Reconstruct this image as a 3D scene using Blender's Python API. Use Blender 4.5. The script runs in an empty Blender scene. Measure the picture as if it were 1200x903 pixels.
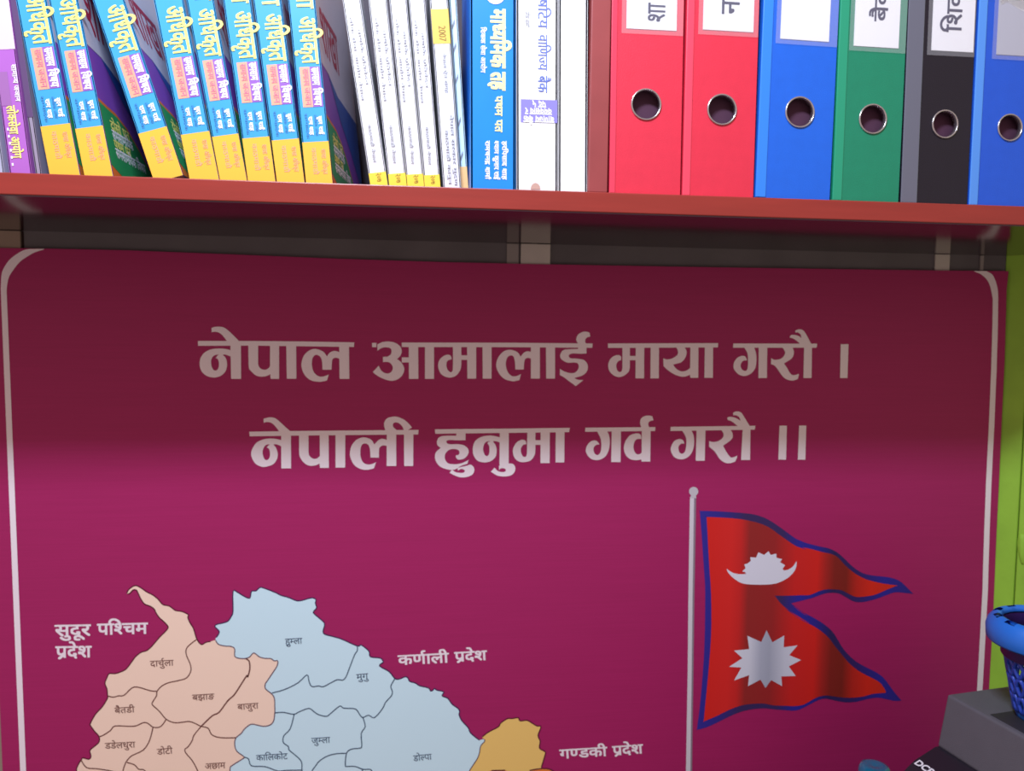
import bpy, bmesh, math, random
from math import sin, cos, pi, radians as RAD
from mathutils import Vector, Matrix
from mathutils.geometry import tessellate_polygon
random.seed(7)
S = bpy.context.scene
COL = S.collection

# ------------------------------------------------------------------ camera
EYE = Vector((0.0, 0.0, 1.40))
YAW, PITCH, ROLL, F = RAD(-6.45), RAD(3.83), RAD(0.69), 900.0
_fwd = Vector((-sin(YAW) * cos(PITCH), cos(YAW) * cos(PITCH), -sin(PITCH)))
_r0 = Vector((cos(YAW), sin(YAW), 0))
_u0 = _r0.cross(_fwd)
_r = _r0 * cos(ROLL) + _u0 * sin(ROLL)
_u = -_r0 * sin(ROLL) + _u0 * cos(ROLL)
cam_d = bpy.data.cameras.new('camera')
cam_d.sensor_fit = 'HORIZONTAL'
cam_d.sensor_width = 36.0
cam_d.lens = 36.0 * F / 1200.0
cam_d.clip_start = 0.02
cam_d.dof.use_dof = True
cam_d.dof.focus_distance = 0.52
cam_d.dof.aperture_fstop = 18.0
cam = bpy.data.objects.new('camera', cam_d)
COL.objects.link(cam)
m = Matrix.Identity(4)
for i, v in enumerate((_r, _u, -_fwd)):
    for k in range(3):
        m[k][i] = v[k]
cam.matrix_world = Matrix.Translation(EYE) @ m
S.camera = cam

# ------------------------------------------------------------------ world + lamp + exposure
S.view_settings.view_transform = 'Standard'
S.view_settings.look = 'None'
S.view_settings.exposure = 0.0
S.view_settings.gamma = 1.0
S.view_settings.use_curve_mapping = False
W = bpy.data.worlds.new('room_fill')
S.world = W
W.use_nodes = True
W.node_tree.nodes['Background'].inputs[0].default_value = (1.0, 0.74, 0.67, 1)
W.node_tree.nodes['Background'].inputs[1].default_value = 0.57
L = bpy.data.lights.new('ceiling_lamp', 'AREA')
L.shape = 'RECTANGLE'
L.size, L.size_y = 0.30, 0.13
L.energy = 23.0
L.color = (0.74, 0.84, 1.0)
lo = bpy.data.objects.new('ceiling_lamp', L)
COL.objects.link(lo)
lo.location = (-0.17, 0.02, 2.35)
lo.rotation_euler = (Vector((-0.05, 1.03, 1.2)) - Vector(lo.location)).to_track_quat('-Z', 'Y').to_euler()
lo['label'] = 'ceiling lamp above the viewer'; lo['category'] = 'lamp'

# ------------------------------------------------------------------ helpers
def ray(x, y):
    return _fwd + _r * ((x - 600.0) / F) - _u * ((y - 451.5) / F)
def at_y(x, y, Y):
    d = ray(x, y); return EYE + d * (Y / d.y)
def at_z(x, y, Z):
    d = ray(x, y); return EYE + d * ((Z - EYE.z) / d.z)

def srgb(c):
    return tuple(((v / 255) / 12.92 if v / 255 <= 0.04045 else ((v / 255 + 0.055) / 1.055) ** 2.4) for v in c)

MATS = {}
def mat(name, rgb, rough=0.6, spec=0.4, metal=0.0, noise=0.0, nscale=40.0, bump=0.0, bscale=300.0, stretch=None, coat=0.0):
    """procedural principled material, optional tone noise and fine relief"""
    if name in MATS: return MATS[name]
    mt = bpy.data.materials.new(name); mt.use_nodes = True
    nt = mt.node_tree; b = nt.nodes['Principled BSDF']
    c = srgb(rgb)
    b.inputs['Base Color'].default_value = (*c, 1)
    b.inputs['Roughness'].default_value = rough
    b.inputs['Specular IOR Level'].default_value = spec
    b.inputs['Metallic'].default_value = metal
    b.inputs['Coat Weight'].default_value = coat
    b.inputs['Coat Roughness'].default_value = 0.08
    tc = nt.nodes.new('ShaderNodeTexCoord'); mp = nt.nodes.new('ShaderNodeMapping')
    nt.links.new(tc.outputs['Object'], mp.inputs[0])
    if stretch: mp.inputs['Scale'].default_value = stretch
    if noise > 0:
        n = nt.nodes.new('ShaderNodeTexNoise'); n.inputs['Scale'].default_value = nscale
        n.inputs['Detail'].default_value = 6
        nt.links.new(mp.outputs[0], n.inputs['Vector'])
        r = nt.nodes.new('ShaderNodeValToRGB')
        r.color_ramp.elements[0].position = 0.3; r.color_ramp.elements[1].position = 0.7
        r.color_ramp.elements[0].color = (*[v * (1 - noise) for v in c], 1)
        r.color_ramp.elements[1].color = (*[min(1, v * (1 + noise)) for v in c], 1)
        nt.links.new(n.outputs['Fac'], r.inputs[0]); nt.links.new(r.outputs[0], b.inputs['Base Color'])
    if bump > 0:
        n2 = nt.nodes.new('ShaderNodeTexNoise'); n2.inputs['Scale'].default_value = bscale
        nt.links.new(mp.outputs[0], n2.inputs['Vector'])
        bp = nt.nodes.new('ShaderNodeBump'); bp.inputs['Strength'].default_value = bump
        bp.inputs['Distance'].default_value = 0.001
        nt.links.new(n2.outputs['Fac'], bp.inputs['Height']); nt.links.new(bp.outputs[0], b.inputs['Normal'])
    MATS[name] = mt
    return mt

def ramp_mat(name, stops, rough=0.5, coord='X'):
    """printed colour that runs across the print: colour ramp on object X (metres)"""
    mt = bpy.data.materials.new(name); mt.use_nodes = True
    nt = mt.node_tree; b = nt.nodes['Principled BSDF']; b.inputs['Roughness'].default_value = rough
    b.inputs['Specular IOR Level'].default_value = 0.25
    tc = nt.nodes.new('ShaderNodeTexCoord'); sp = nt.nodes.new('ShaderNodeSeparateXYZ')
    nt.links.new(tc.outputs['Object'], sp.inputs[0])
    x0, x1 = stops[0][0], stops[-1][0]
    mr = nt.nodes.new('ShaderNodeMapRange')
    mr.inputs['From Min'].default_value = x0; mr.inputs['From Max'].default_value = x1
    nt.links.new(sp.outputs[coord], mr.inputs['Value'])
    r = nt.nodes.new('ShaderNodeValToRGB'); e = r.color_ramp.elements
    while len(e) < len(stops): e.new(0.5)
    for i, (x, c) in enumerate(stops):
        e[i].position = (x - x0) / (x1 - x0); e[i].color = (*srgb(c), 1)
    nt.links.new(mr.outputs[0], r.inputs[0]); nt.links.new(r.outputs[0], b.inputs['Base Color'])
    return mt

def tag(o, label=None, cat=None, group=None, kind=None):
    if label: o['label'] = label
    if cat: o['category'] = cat
    if group: o['group'] = group
    if kind: o['kind'] = kind
    return o
def empty(name, loc, rz=0.0):
    o = bpy.data.objects.new(name, None); COL.objects.link(o)
    o.location = loc; o.rotation_euler = (0, 0, rz); o.empty_display_size = 0.02
    return o
def link(name, me, material, parent=None, loc=None, smooth=False):
    if material and not me.materials: me.materials.append(material)
    if smooth:
        for p in me.polygons: p.use_smooth = True
    o = bpy.data.objects.new(name, me); COL.objects.link(o)
    if parent: o.parent = parent
    if loc: o.location = loc
    return o
def mesh(name, vs, fs):
    me = bpy.data.meshes.new(name); me.from_pydata([tuple(v) for v in vs], [], fs); me.update(); return me
def bm_obj(name, bm, material, parent=None, loc=None, smooth=False):
    bmesh.ops.recalc_face_normals(bm, faces=bm.faces)
    me = bpy.data.meshes.new(name); bm.to_mesh(me); bm.free()
    return link(name, me, material, parent, loc, smooth)
def box(bm, lo_, hi, bevel=0.0, seg=2):
    g = bmesh.ops.create_cube(bm, size=1.0)
    for v in g['verts']:
        v.co = Vector([lo_[i] + (v.co[i] + 0.5) * (hi[i] - lo_[i]) for i in range(3)])
    if bevel > 0:
        es = list({e for v in g['verts'] for e in v.link_edges})
        bmesh.ops.bevel(bm, geom=es, offset=bevel, segments=seg, affect='EDGES', profile=0.5)
def box_obj(name, lo_, hi, material, parent=None, bevel=0.0, seg=2):
    bm = bmesh.new(); box(bm, lo_, hi, bevel, seg); return bm_obj(name, bm, material, parent)
def lathe(bm, prof, n=32, c=(0, 0, 0), axis='Z'):
    rings = []
    for (r, h) in prof:
        ring = []
        for i in range(n):
            a = 2 * pi * i / n
            p = (r * cos(a), r * sin(a), h) if axis == 'Z' else (r * cos(a), h, r * sin(a))
            ring.append(bm.verts.new(Vector(p) + Vector(c)))
        rings.append(ring)
    for a, b in zip(rings, rings[1:]):
        for i in range(n):
            bm.faces.new((a[i], a[(i + 1) % n], b[(i + 1) % n], b[i]))
    return rings
def tube(bm, pts, r, n=6, closed=False):
    pts = [Vector(p) for p in pts]; N = len(pts); rings = []
    for i, p in enumerate(pts):
        a = pts[(i - 1) % N] if (closed or i > 0) else p
        b = pts[(i + 1) % N] if (closed or i < N - 1) else p
        t = (b - a).normalized(); up = Vector((0, 0, 1)) if abs(t.z) < 0.95 else Vector((1, 0, 0))
        x = t.cross(up).normalized(); y = t.cross(x)
        rings.append([bm.verts.new(p + (x * cos(2 * pi * k / n) + y * sin(2 * pi * k / n)) * r) for k in range(n)])
    for i in range(N if closed else N - 1):
        A, B = rings[i], rings[(i + 1) % N]
        for k in range(n):
            bm.faces.new((A[k], A[(k + 1) % n], B[(k + 1) % n], B[k]))

# 2-D outlines: "x,y" corner points and "~x,y" smooth points
def parse(s):
    o = []
    for t in s.split():
        sm = t[0] == '~'
        a, b = t.lstrip('~').split(',')
        o.append((float(a), float(b), sm))
    return o
def outline(s, closed=True, sub=4):
    P = parse(s) if isinstance(s, str) else s
    n = len(P); out = []
    rng = range(n if closed else n - 1)
    for i in rng:
        p1 = P[i]; p2 = P[(i + 1) % n]
        out.append((p1[0], p1[1]))
        if not (p1[2] or p2[2]): continue
        p0 = P[i - 1] if (closed or i > 0) else p1
        p3 = P[(i + 2) % n] if (closed or i + 2 < n) else p2
        if not p1[2]: p0 = p1
        if not p2[2]: p3 = p2
        for k in range(1, sub):
            t = k / sub; q = []
            for d in (0, 1):
                m1 = 0.5 * (p2[d] - p0[d]); m2 = 0.5 * (p3[d] - p1[d])
                if not p1[2]: m1 = (p2[d] - p1[d]) * 0.6
                if not p2[2]: m2 = (p2[d] - p1[d]) * 0.6
                h = (2 * t**3 - 3 * t**2 + 1) * p1[d] + (t**3 - 2 * t**2 + t) * m1 + (-2 * t**3 + 3 * t**2) * p2[d] + (t**3 - t**2) * m2
                q.append(h)
            out.append(tuple(q))
    if not closed: out.append((P[-1][0], P[-1][1]))
    return out
def tess(loops):
    """list of 2-D loops (first outer, others holes) -> verts, tris"""
    L3 = [[Vector((x, y, 0)) for x, y in l] for l in loops]
    tris = tessellate_polygon(L3)
    vs = [p for l in loops for p in l]
    return vs, [tuple(t) for t in tris]

class Sheet:
    """collects flat 2-D triangles and maps them onto a surface with fn(x, y) -> point"""
    def __init__(s): s.v = []; s.f = []; s.l = []; s.n = 0
    def add(s, vs, fs, layer=None):
        if layer is None: layer = s.n; s.n = (s.n + 1) % 24
        vs = list(vs); s.l += [layer] * len(vs)
        k = len(s.v); s.v += [tuple(v) for v in vs]; s.f += [tuple(i + k for i in f) for f in fs]
    def poly(s, loops): s.add(*tess(loops))
    def line(s, pts, w):
        n = len(pts); vs = []
        for i in range(n):
            a = Vector(pts[max(0, i - 1)]); b = Vector(pts[min(n - 1, i + 1)]); d = (b - a)
            if d.length < 1e-9: d = Vector((1, 0))
            d.normalize(); q = Vector((-d.y, d.x)) * w / 2; p = Vector(pts[i])
            vs += [tuple(p + q), tuple(p - q)]
        s.add(vs, [(2 * i, 2 * i + 1, 2 * i + 3, 2 * i + 2) for i in range(n - 1)])
    def build(s, name, material, parent, fn, face=Vector((0, -1, 0))):
        vs = [Vector(fn(x, y)) + face * (6e-6 * k) for (x, y), k in zip(s.v, s.l)]
        fs = []
        for f in s.f:
            a, b, c = (Vector(vs[f[0]]), Vector(vs[f[1]]), Vector(vs[f[2]]))
            nrm = (b - a).cross(c - a)
            fs.append(f if nrm.dot(face) > 0 else tuple(reversed(f)))
        return link(name, mesh(name, vs, fs), material, parent)

# ------------------------------------------------------------------ letters (Blender's built-in font, joined by hand)
GC = {}
def _eval(txt):
    c = bpy.data.curves.new('t', 'FONT'); c.body = txt; c.resolution_u = 3
    o = bpy.data.objects.new('t', c); COL.objects.link(o)
    dg = bpy.context.evaluated_depsgraph_get(); dg.update()
    e = o.evaluated_get(dg); me = e.to_mesh()
    vs = [(v.co.x, v.co.y) for v in me.vertices]; fs = [tuple(p.vertices) for p in me.polygons]
    e.to_mesh_clear(); bpy.data.objects.remove(o); bpy.data.curves.remove(c)
    return vs, fs
def glyph(ch):
    k = ch
    if k not in GC:
        vs, fs = _eval(ch)
        v2, _ = _eval(ch + 'I'); vi, _ = _eval('I')
        adv = max(v[0] for v in v2) - max(v[0] for v in vi)
        GC[k] = (vs, fs, adv)
    return GC[k]
def clip(vs, fs, xc):
    bm = bmesh.new(); V = [bm.verts.new((x, y, 0)) for x, y in vs]
    for f in fs:
        try: bm.faces.new([V[i] for i in f])
        except ValueError: pass
    bmesh.ops.bisect_plane(bm, geom=bm.verts[:] + bm.edges[:] + bm.faces[:], plane_co=(xc, 0, 0), plane_no=(1, 0, 0), clear_outer=True)
    bm.verts.index_update()
    r = [(v.co.x, v.co.y) for v in bm.verts], [tuple(v.index for v in f.verts) for f in bm.faces]
    bm.free(); return r
def layout(txt):
    """txt in visual order; 'h' after a letter = half form, 'r' = slanting ra stroke, 'R' = hook over the letter"""
    X = 0.0; P = []
    def put(v, f, dx): P.append(([(a + dx, b) for a, b in v], f))
    def stroke(pts, w=0.075):
        sh = Sheet(); sh.line(outline([(a, b, True) for a, b in pts], False, 3), w); put(sh.v, sh.f, 0)
    i = 0
    while i < len(txt):
        ch = txt[i]; nx = txt[i + 1] if i + 1 < len(txt) else ''
        if ch == ' ': X += 0.30; i += 1; continue
        if ch == 'r': stroke([(X - 0.14, 0.20), (X - 0.30, 0.04), (X - 0.42, -0.06)], 0.085); i += 1; continue
        if ch == 'R': stroke([(X - 0.14, 0.58), (X - 0.20, 0.68), (X - 0.20, 0.78), (X - 0.13, 0.84), (X - 0.04, 0.82)]); i += 1; continue
        if ch == '\u093f':
            v, f, a = glyph('\u093e'); put(v, f, X); sx = X + a - 0.14; X += a
            stroke([(sx, 0.58), (sx - 0.07, 0.70), (sx + 0.02, 0.84), (sx + 0.20, 0.87), (sx + 0.38, 0.76), (sx + 0.46, 0.60)]); i += 1; continue
        v, f, a = glyph(ch)
        if nx == 'h':
            v, f = clip(v, f, a - 0.20); put(v, f, X); X += a - 0.21; i += 2; continue
        put(v, f, X); X += a; i += 1
    return P
BASE = 0.62  # headline height above the baseline in font units
def pieces(txt, off):
    """-> list of (verts, faces, layer), x range; heavier lettering is the letter laid down four times, a hair apart"""
    P = layout(txt); out = []
    sh = [(0, 0)] if off <= 0 else [(-off, -off), (off, -off), (-off, off), (off, off)]
    for c, (dx, dy) in enumerate(sh):
        for k, (v, f) in enumerate(P): out.append(([(x + dx, y + dy) for x, y in v], f, c * 2 + k % 2))
    xs = [x for v, f, l in out for x, y in v]
    return out, min(xs), max(xs)
def word(sh, txt, p0, p1, h, off=0.0):
    """lay a word between p0 and p1 (left and right end of its top line, image-like y down), letter height h"""
    out, x0, x1 = pieces(txt, off)
    p0 = Vector(p0); p1 = Vector(p1); u = (p1 - p0) / (x1 - x0); n = Vector((-(p1 - p0).y, (p1 - p0).x)).normalized()
    for v, f, l in out: sh.add([tuple(p0 + u * (x - x0) + n * ((BASE - y) / BASE * h)) for x, y in v], f, l)

# ------------------------------------------------------------------ key planes
YF = 0.760                                   # front edge of the shelf
Z_BOT = at_y(600, 247, YF).z
Z_TOP = at_y(600, 221.5, YF).z
_t = (Z_BOT - EYE.z) / ray(600, 285.0).z
YW = _t * ray(600, 285).y                    # wall behind the banner
YB = YW - 0.006
print('planes', Z_BOT, Z_TOP, YW)

# ------------------------------------------------------------------ room
wall_m = mat('grey_wall_paint', (104, 100, 104), 0.75, 0.3, noise=0.10, nscale=14, bump=0.25, bscale=220)
XC = at_y(1178, 305, YW).x
o = box_obj('wall_back', (-1.7, YW, 0), (XC + 0.02, YW + 0.08, 2.7), wall_m); tag(o, kind='structure')
green = mat('lime_green_paint', (150, 200, 62), 0.55, 0.4, noise=0.10, nscale=18, bump=0.3, bscale=120)
# green boarded wall leaving the corner at an angle
ga = RAD(50)
gd = Vector((cos(ga), -sin(ga), 0)); gn = Vector((-sin(ga), -cos(ga), 0))
GR = Matrix(((gd.x, gn.x, 0, XC), (gd.y, gn.y, 0, YW), (0, 0, 1, 0), (0, 0, 0, 1)))
root = tag(empty('wall_right', (0, 0, 0)), kind='structure')
u = 0.0
widths = [0.034, 0.12, 0.12, 0.12, 0.12, 0.12]
for i, w_ in enumerate(widths):
    bm = bmesh.new()
    box(bm, (u + 0.0006, -0.02, 0), (u + w_ - 0.0006, 0.0 if i % 2 == 0 else 0.0015, 2.7), 0.0012, 1)
    bmesh.ops.transform(bm, matrix=GR, verts=bm.verts)
    bm_obj('plank', bm, green, root); u += w_
bm = bmesh.new(); box(bm, (-0.0, -0.05, 0), (u, -0.0195, 2.7)); bmesh.ops.transform(bm, matrix=GR, verts=bm.verts)
bm_obj('backing_board', bm, green, root)
# broken paint blister with a pale chip on the plank edge
bm = bmesh.new()
zz = at_y(1192, 640, YW - 0.03).z
bmesh.ops.create_icosphere(bm, subdivisions=3, radius=1.0)
for v in bm.verts:
    v.co = Vector((0.045 + v.co.x * 0.011, 0.001 + v.co.y * 0.004 * (1 + 0.3 * sin(9 * v.co.x)), zz + v.co.z * 0.024 + 0.004 * sin(5 * v.co.x)))
bmesh.ops.transform(bm, matrix=GR, verts=bm.verts); bm_obj('paint_blister', bm, green, root, smooth=True)
o = box_obj('floor', (-1.7, -0.9, -0.05), (1.9, YW + 0.08, 0), mat('cement_floor', (120, 112, 104), 0.8, noise=0.12, nscale=8)); tag(o, kind='structure')
post_m = mat('pale_painted_batten', (196, 190, 184), 0.65, 0.3, noise=0.06, nscale=25, bump=0.2)
def batten(n, x0, x1, d, mt):
    xa = at_y(x0, 290, YW - d).x; xb = at_y(x1, 290, YW - d).x
    o = box_obj('trim_%d' % n, (xa, YW - d, 0.02), (xb, YW, Z_BOT - 0.0005), mt, bevel=0.0004, seg=1); tag(o, kind='structure')
batten(1, 610.5, 645, 0.004, post_m)
batten(2, 594, 608, 0.002, mat('grey_batten', (150, 144, 142), 0.7, 0.3))
batten(3, 1097, 1114, 0.003, post_m)
batten(4, 1150, 1154, 0.003, mat('grey_batten', (150, 144, 142), 0.7, 0.3))
batten(5, -34, 24, 0.004, mat('beige_batten', (150, 132, 118), 0.7, 0.3))
batten(6, 24.6, 28, 0.001, mat('dark_joint', (50, 34, 32), 0.8, 0.2))

# ------------------------------------------------------------------ bookcase
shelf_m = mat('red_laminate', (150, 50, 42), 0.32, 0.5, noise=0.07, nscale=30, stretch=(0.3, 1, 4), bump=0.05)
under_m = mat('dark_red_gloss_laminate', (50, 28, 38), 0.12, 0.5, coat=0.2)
bc = tag(empty('bookshelf', (0, YF, Z_BOT)), 'long red laminate bookshelf fixed to the wall above the maroon banner', 'bookshelf')
def inbc(o): o.location = (0, -YF, -Z_BOT); return o
XL, XR = -1.25, XC - 0.001
XF = XC - 0.001 + (YW - YF) / math.tan(RAD(50))      # the board is cut to follow the angled green wall
def slab(name, x0, y0, z0, z1, material, bev=0.0):
    xr = XC - 0.001 + (YW - y0) / math.tan(RAD(50))
    bm = bmesh.new(); lo_ = [bm.verts.new(p) for p in ((x0, y0, z0), (xr, y0, z0), (XR, YW, z0), (x0, YW, z0))]
    hi = [bm.verts.new((v.co.x, v.co.y, z1)) for v in lo_]
    fs_ = [bm.faces.new(lo_), bm.faces.new(hi)] + [bm.faces.new((lo_[i], lo_[(i + 1) % 4], hi[(i + 1) % 4], hi[i])) for i in range(4)]
    if bev: bmesh.ops.bevel(bm, geom=list({e for f in fs_ for e in f.edges}), offset=bev, segments=2, affect='EDGES', profile=0.5)
    return bm_obj(name, bm, material, bc)
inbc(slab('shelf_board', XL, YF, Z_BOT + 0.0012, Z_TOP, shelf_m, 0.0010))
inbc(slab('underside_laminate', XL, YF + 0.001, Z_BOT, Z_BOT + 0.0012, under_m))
da = at_y(689, 222, YF).x; db = at_y(713.3, 222, YF).x
inbc(box_obj('divider', (da + 0.0008, YF + 0.002, Z_TOP), (db - 0.0008, YW - 0.004, Z_TOP + 0.36), mat('red_brown_divider', (150, 66, 66), 0.45, 0.4, noise=0.06, nscale=30), bc, 0.001))
inbc(box_obj('back_panel', (XL, YW - 0.004, Z_TOP), (XR, YW, Z_TOP + 0.36), mat('dark_back_panel', (58, 48, 62), 0.6), bc))
for xx in (XL,):
    inbc(box_obj('end_panel', (xx, YF + 0.002, Z_TOP), (xx + 0.02, YW - 0.004, Z_TOP + 0.36), shelf_m, bc, 0.001))

# ------------------------------------------------------------------ banner
def on(x, y, lift=0.0):
    p = at_y(x, y, YB - 0.0012 - lift); return (p.x, p.y, p.z)
def layer(lift): return lambda x, y: on(x, y, lift)
ban = tag(empty('printed_banner', (0, 0, 0)), 'large maroon printed banner with map and flag hanging under the red bookshelf', 'banner')
# base sheet: magenta flex with very fine horizontal weave, redder towards its top
bmat = bpy.data.materials.new('magenta_flex'); bmat.use_nodes = True
nt = bmat.node_tree; b = nt.nodes['Principled BSDF']; b.inputs['Roughness'].default_value = 0.42; b.inputs['Specular IOR Level'].default_value = 0.25
tc = nt.nodes.new('ShaderNodeTexCoord'); mp = nt.nodes.new('ShaderNodeMapping'); mp.inputs['Scale'].default_value = (3, 3, 160)
nz = nt.nodes.new('ShaderNodeTexNoise'); nz.inputs['Scale'].default_value = 3; nz.inputs['Detail'].default_value = 3
rp = nt.nodes.new('ShaderNodeValToRGB'); rp.color_ramp.elements[0].position = 0.25; rp.color_ramp.elements[1].position = 0.75
rp.color_ramp.elements[0].color = (*srgb((161, 33, 94)), 1); rp.color_ramp.elements[1].color = (*srgb((168, 35, 99)), 1)
bp = nt.nodes.new('ShaderNodeBump'); bp.inputs['Strength'].default_value = 0.07; bp.inputs['Distance'].default_value = 0.001
nt.links.new(tc.outputs['Object'], mp.inputs[0]); nt.links.new(mp.outputs[0], nz.inputs['Vector'])
nt.links.new(nz.outputs['Fac'], rp.inputs[0]); nt.links.new(rp.outputs[0], b.inputs['Base Color'])
nt.links.new(nz.outputs['Fac'], bp.inputs['Height']); nt.links.new(bp.outputs[0], b.inputs['Normal'])
q = [at_y(x, y, YB) for x, y in ((-20, 291), (1181.5, 317.5), (1143, 1085), (11, 1165))]
top = [(-20, 290), (60, 291.3), (150, 293.2), (260, 297.5), (400, 303.2), (520, 307), (620, 309.2), (760, 311.8), (900, 314), (1050, 316.2), (1140, 317.2), (1182, 317.6)]
rightp = [(1179.7, 340), (1177.5, 420), (1173.6, 500), (1171, 560), (1168, 620), (1164, 720), (1159.5, 800), (1156, 880), (1148, 1085)]
leftp = [(11.5, 1120), (3, 903), (0, 830), (-9.5, 600)]
loop = top + rightp + leftp
vs, fs = tess([loop])
V = [Vector(on(x, y, -0.0)) for x, y in vs]; n = len(V)
allv = [v for v in V] + [v + Vector((0, 0.0010, 0)) for v in V]
ff = []
for f in fs:
    a_, b_, c_ = V[f[0]], V[f[1]], V[f[2]]
    f2 = f if (b_ - a_).cross(c_ - a_).dot(Vector((0, -1, 0))) > 0 else tuple(reversed(f))
    ff.append(f2); ff.append(tuple(i + n for i in reversed(f2)))
for i in range(n): ff.append((i, (i + 1) % n, (i + 1) % n + n, i + n))
link('sheet', mesh('sheet', allv, ff), bmat, ban)
lav = mat('lavender_white_print', (240, 228, 236), 0.4, 0.25)
# border line
Lc = lambda y: 4.3 + 0.0405 * (y - 340)
yl = [340, 370, 410, 460, 510, 560, 610, 660, 710, 760, 810, 860, 903, 960, 1020, 1080]
sh = Sheet(); sh.line([(Lc(y), y) for y in yl], 6.9)
sh.poly([outline("0.8,341 ~1.6,323 ~4.4,314 ~12.4,303 ~26.5,293.5 35,291.6 52,291.4 51,292.4 ~41,295.5 ~33.6,299.5 ~23,307 ~13,320 ~9.2,329 7.7,341")])
sh.build('border_line', lav, ban, layer(0.0003))
rr = [(1166.6, 349), (1166.2, 380), (1164.8, 430), (1162, 499), (1158.8, 562), (1156.6, 620), (1155.2, 665), (1154.6, 690), (1152.8, 724), (1148.6, 800), (1145, 860), (1139, 960), (1132, 1060)]
sh = Sheet(); sh.line(rr, 6.4)
sh.poly([outline("1141,317.3 1156,317.6 ~1162.7,321.5 ~1167,330 ~1169.3,340 1169.8,350 1163.4,350 ~1160.7,336.7 ~1157.3,328.7 ~1150.7,322 1143,318.4")])
sh.build('border_line', lav, ban, layer(0.0003))

# headline words, outlines drawn letter by letter
def crop(x0, y0, s): return lambda p: (x0 + p[0] / s, y0 + p[1] / s)
C11 = 120 / 11.0
def letters(name, tr, *gl):
    for g in gl:
        parts = g.split('|')
        loops = [[tr(p) for p in outline(t)] for t in parts]
        CUR.poly(loops)
def new_word():
    global CUR
    CUR = Sheet()
def put_word():
    o = CUR.build('headline_word', lav, ban, layer(0.0004)); return o
ID = lambda p: p
# line 1
new_word()
letters('', ID, "232,399.3 300,399.4 360,400 415.2,401 414.8,406.4 360,405.6 300,404.8 232,405")
letters('', crop(220, 375, C11),
 "303,100 ~340,87 ~400,83 ~460,93 ~515,130 ~590,200 655,268 655,300 540,300 500,266 ~450,200 ~400,160 ~345,148 305,155",
 "545,300 680,300 682,750 555,750",
 "548,382 ~480,367 ~400,362 ~300,372 ~220,410 ~170,470 ~152,550 ~165,630 ~210,690 ~270,722 ~345,732 ~420,712 ~475,665 ~500,600 ~500,530 ~480,475 ~450,442 ~490,442 548,464|357,487 ~385,497 ~399,550 ~392,610 ~365,642 ~330,635 ~305,590 ~298,520 ~318,470 ~350,446 400,438 ~376,458",
 "775,318 900,318 900,560 ~915,600 ~950,628 ~1000,632 ~1040,605 1052,580 1052,318 1168,318 1168,750 1060,750 1055,690 ~1010,712 ~940,722 ~870,705 ~810,650 ~780,590")
letters('', crop(320, 375, C11), "168,318 295,318 298,748 176,748",
 "848,410 ~800,393 ~750,400 ~710,430 690,465 ~650,410 ~590,378 ~520,368 ~450,395 ~390,460 ~362,560 ~375,640 ~420,720 ~490,770 ~580,787 ~640,782 690,770 712,695 ~640,720 ~580,715 ~525,670 ~498,590 ~500,500 ~525,455 ~560,443 ~600,465 ~625,520 632,633 748,633 ~752,560 ~760,500 ~800,480 848,492",
 "845,325 970,325 975,750 850,750")
put_word()
new_word()
letters('', ID, "470.8,401.2 600,401.4 694.5,402.3 694,407.4 600,406.6 470.8,406.4")
letters('', crop(430, 375, C11), "65,290 122,290 122,345 65,345",
 "133,310 ~190,283 ~260,272 ~350,285 ~420,330 ~445,390 ~430,450 385,497 ~430,530 ~470,590 ~475,650 ~440,720 ~370,765 ~290,772 ~190,740 ~120,700 75,662 150,582 ~180,640 ~230,675 ~280,680 ~320,650 ~330,600 ~310,560 ~270,535 205,535 205,468 ~260,465 ~300,440 ~315,400 ~300,360 ~250,347 ~190,355 133,390",
 "445,475 540,475 540,540 445,540", "535,335 655,335 658,750 537,750", "742,335 858,335 858,750 742,750",
 "1100,335 1207,335 1207,560 ~1195,630 ~1150,700 ~1090,730 ~1020,728 ~950,690 ~915,620 ~912,550 ~940,490 ~1000,448 ~1050,442 1075,460 1085,497 1070,503 ~1030,520 ~1015,570 ~1030,630 ~1070,665 ~1095,640 1100,560")
letters('', crop(530, 375, 120 / 17.0), "70,290 125,290 125,328 70,328", "122,218 198,218 198,483 125,483", "250,218 325,218 325,483 252,483",
 "652,262 ~620,257 ~590,270 565,302 ~540,265 ~485,245 ~430,255 ~385,300 ~363,365 ~380,430 ~430,485 ~500,505 ~530,500 555,497 568,445 ~530,462 ~490,460 ~455,420 ~443,360 ~455,310 ~480,292 ~505,300 ~518,345 522,408 592,408 ~595,350 ~605,320 ~630,312 652,320",
 "650,218 725,218 725,483 650,483", "775,218 850,218 850,483 777,483",
 "1040,238 1040,195 ~1025,160 ~1040,120 ~1075,98 ~1110,95 1135,103 1142,135 1120,140 ~1103,155 ~1100,180 1110,200 1110,275 1060,278 ~1000,275 ~968,285 ~965,300 ~980,315 ~1030,318 ~1090,330 ~1120,370 ~1115,420 ~1080,455 1010,478 ~1040,492 1085,495 1022,545 ~960,500 ~920,470 890,455 890,402 ~930,425 ~980,438 ~1020,430 ~1045,395 ~1040,360 ~1010,350 ~950,350 ~900,320 ~893,285 ~915,250 ~960,240")
put_word()
new_word()
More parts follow.
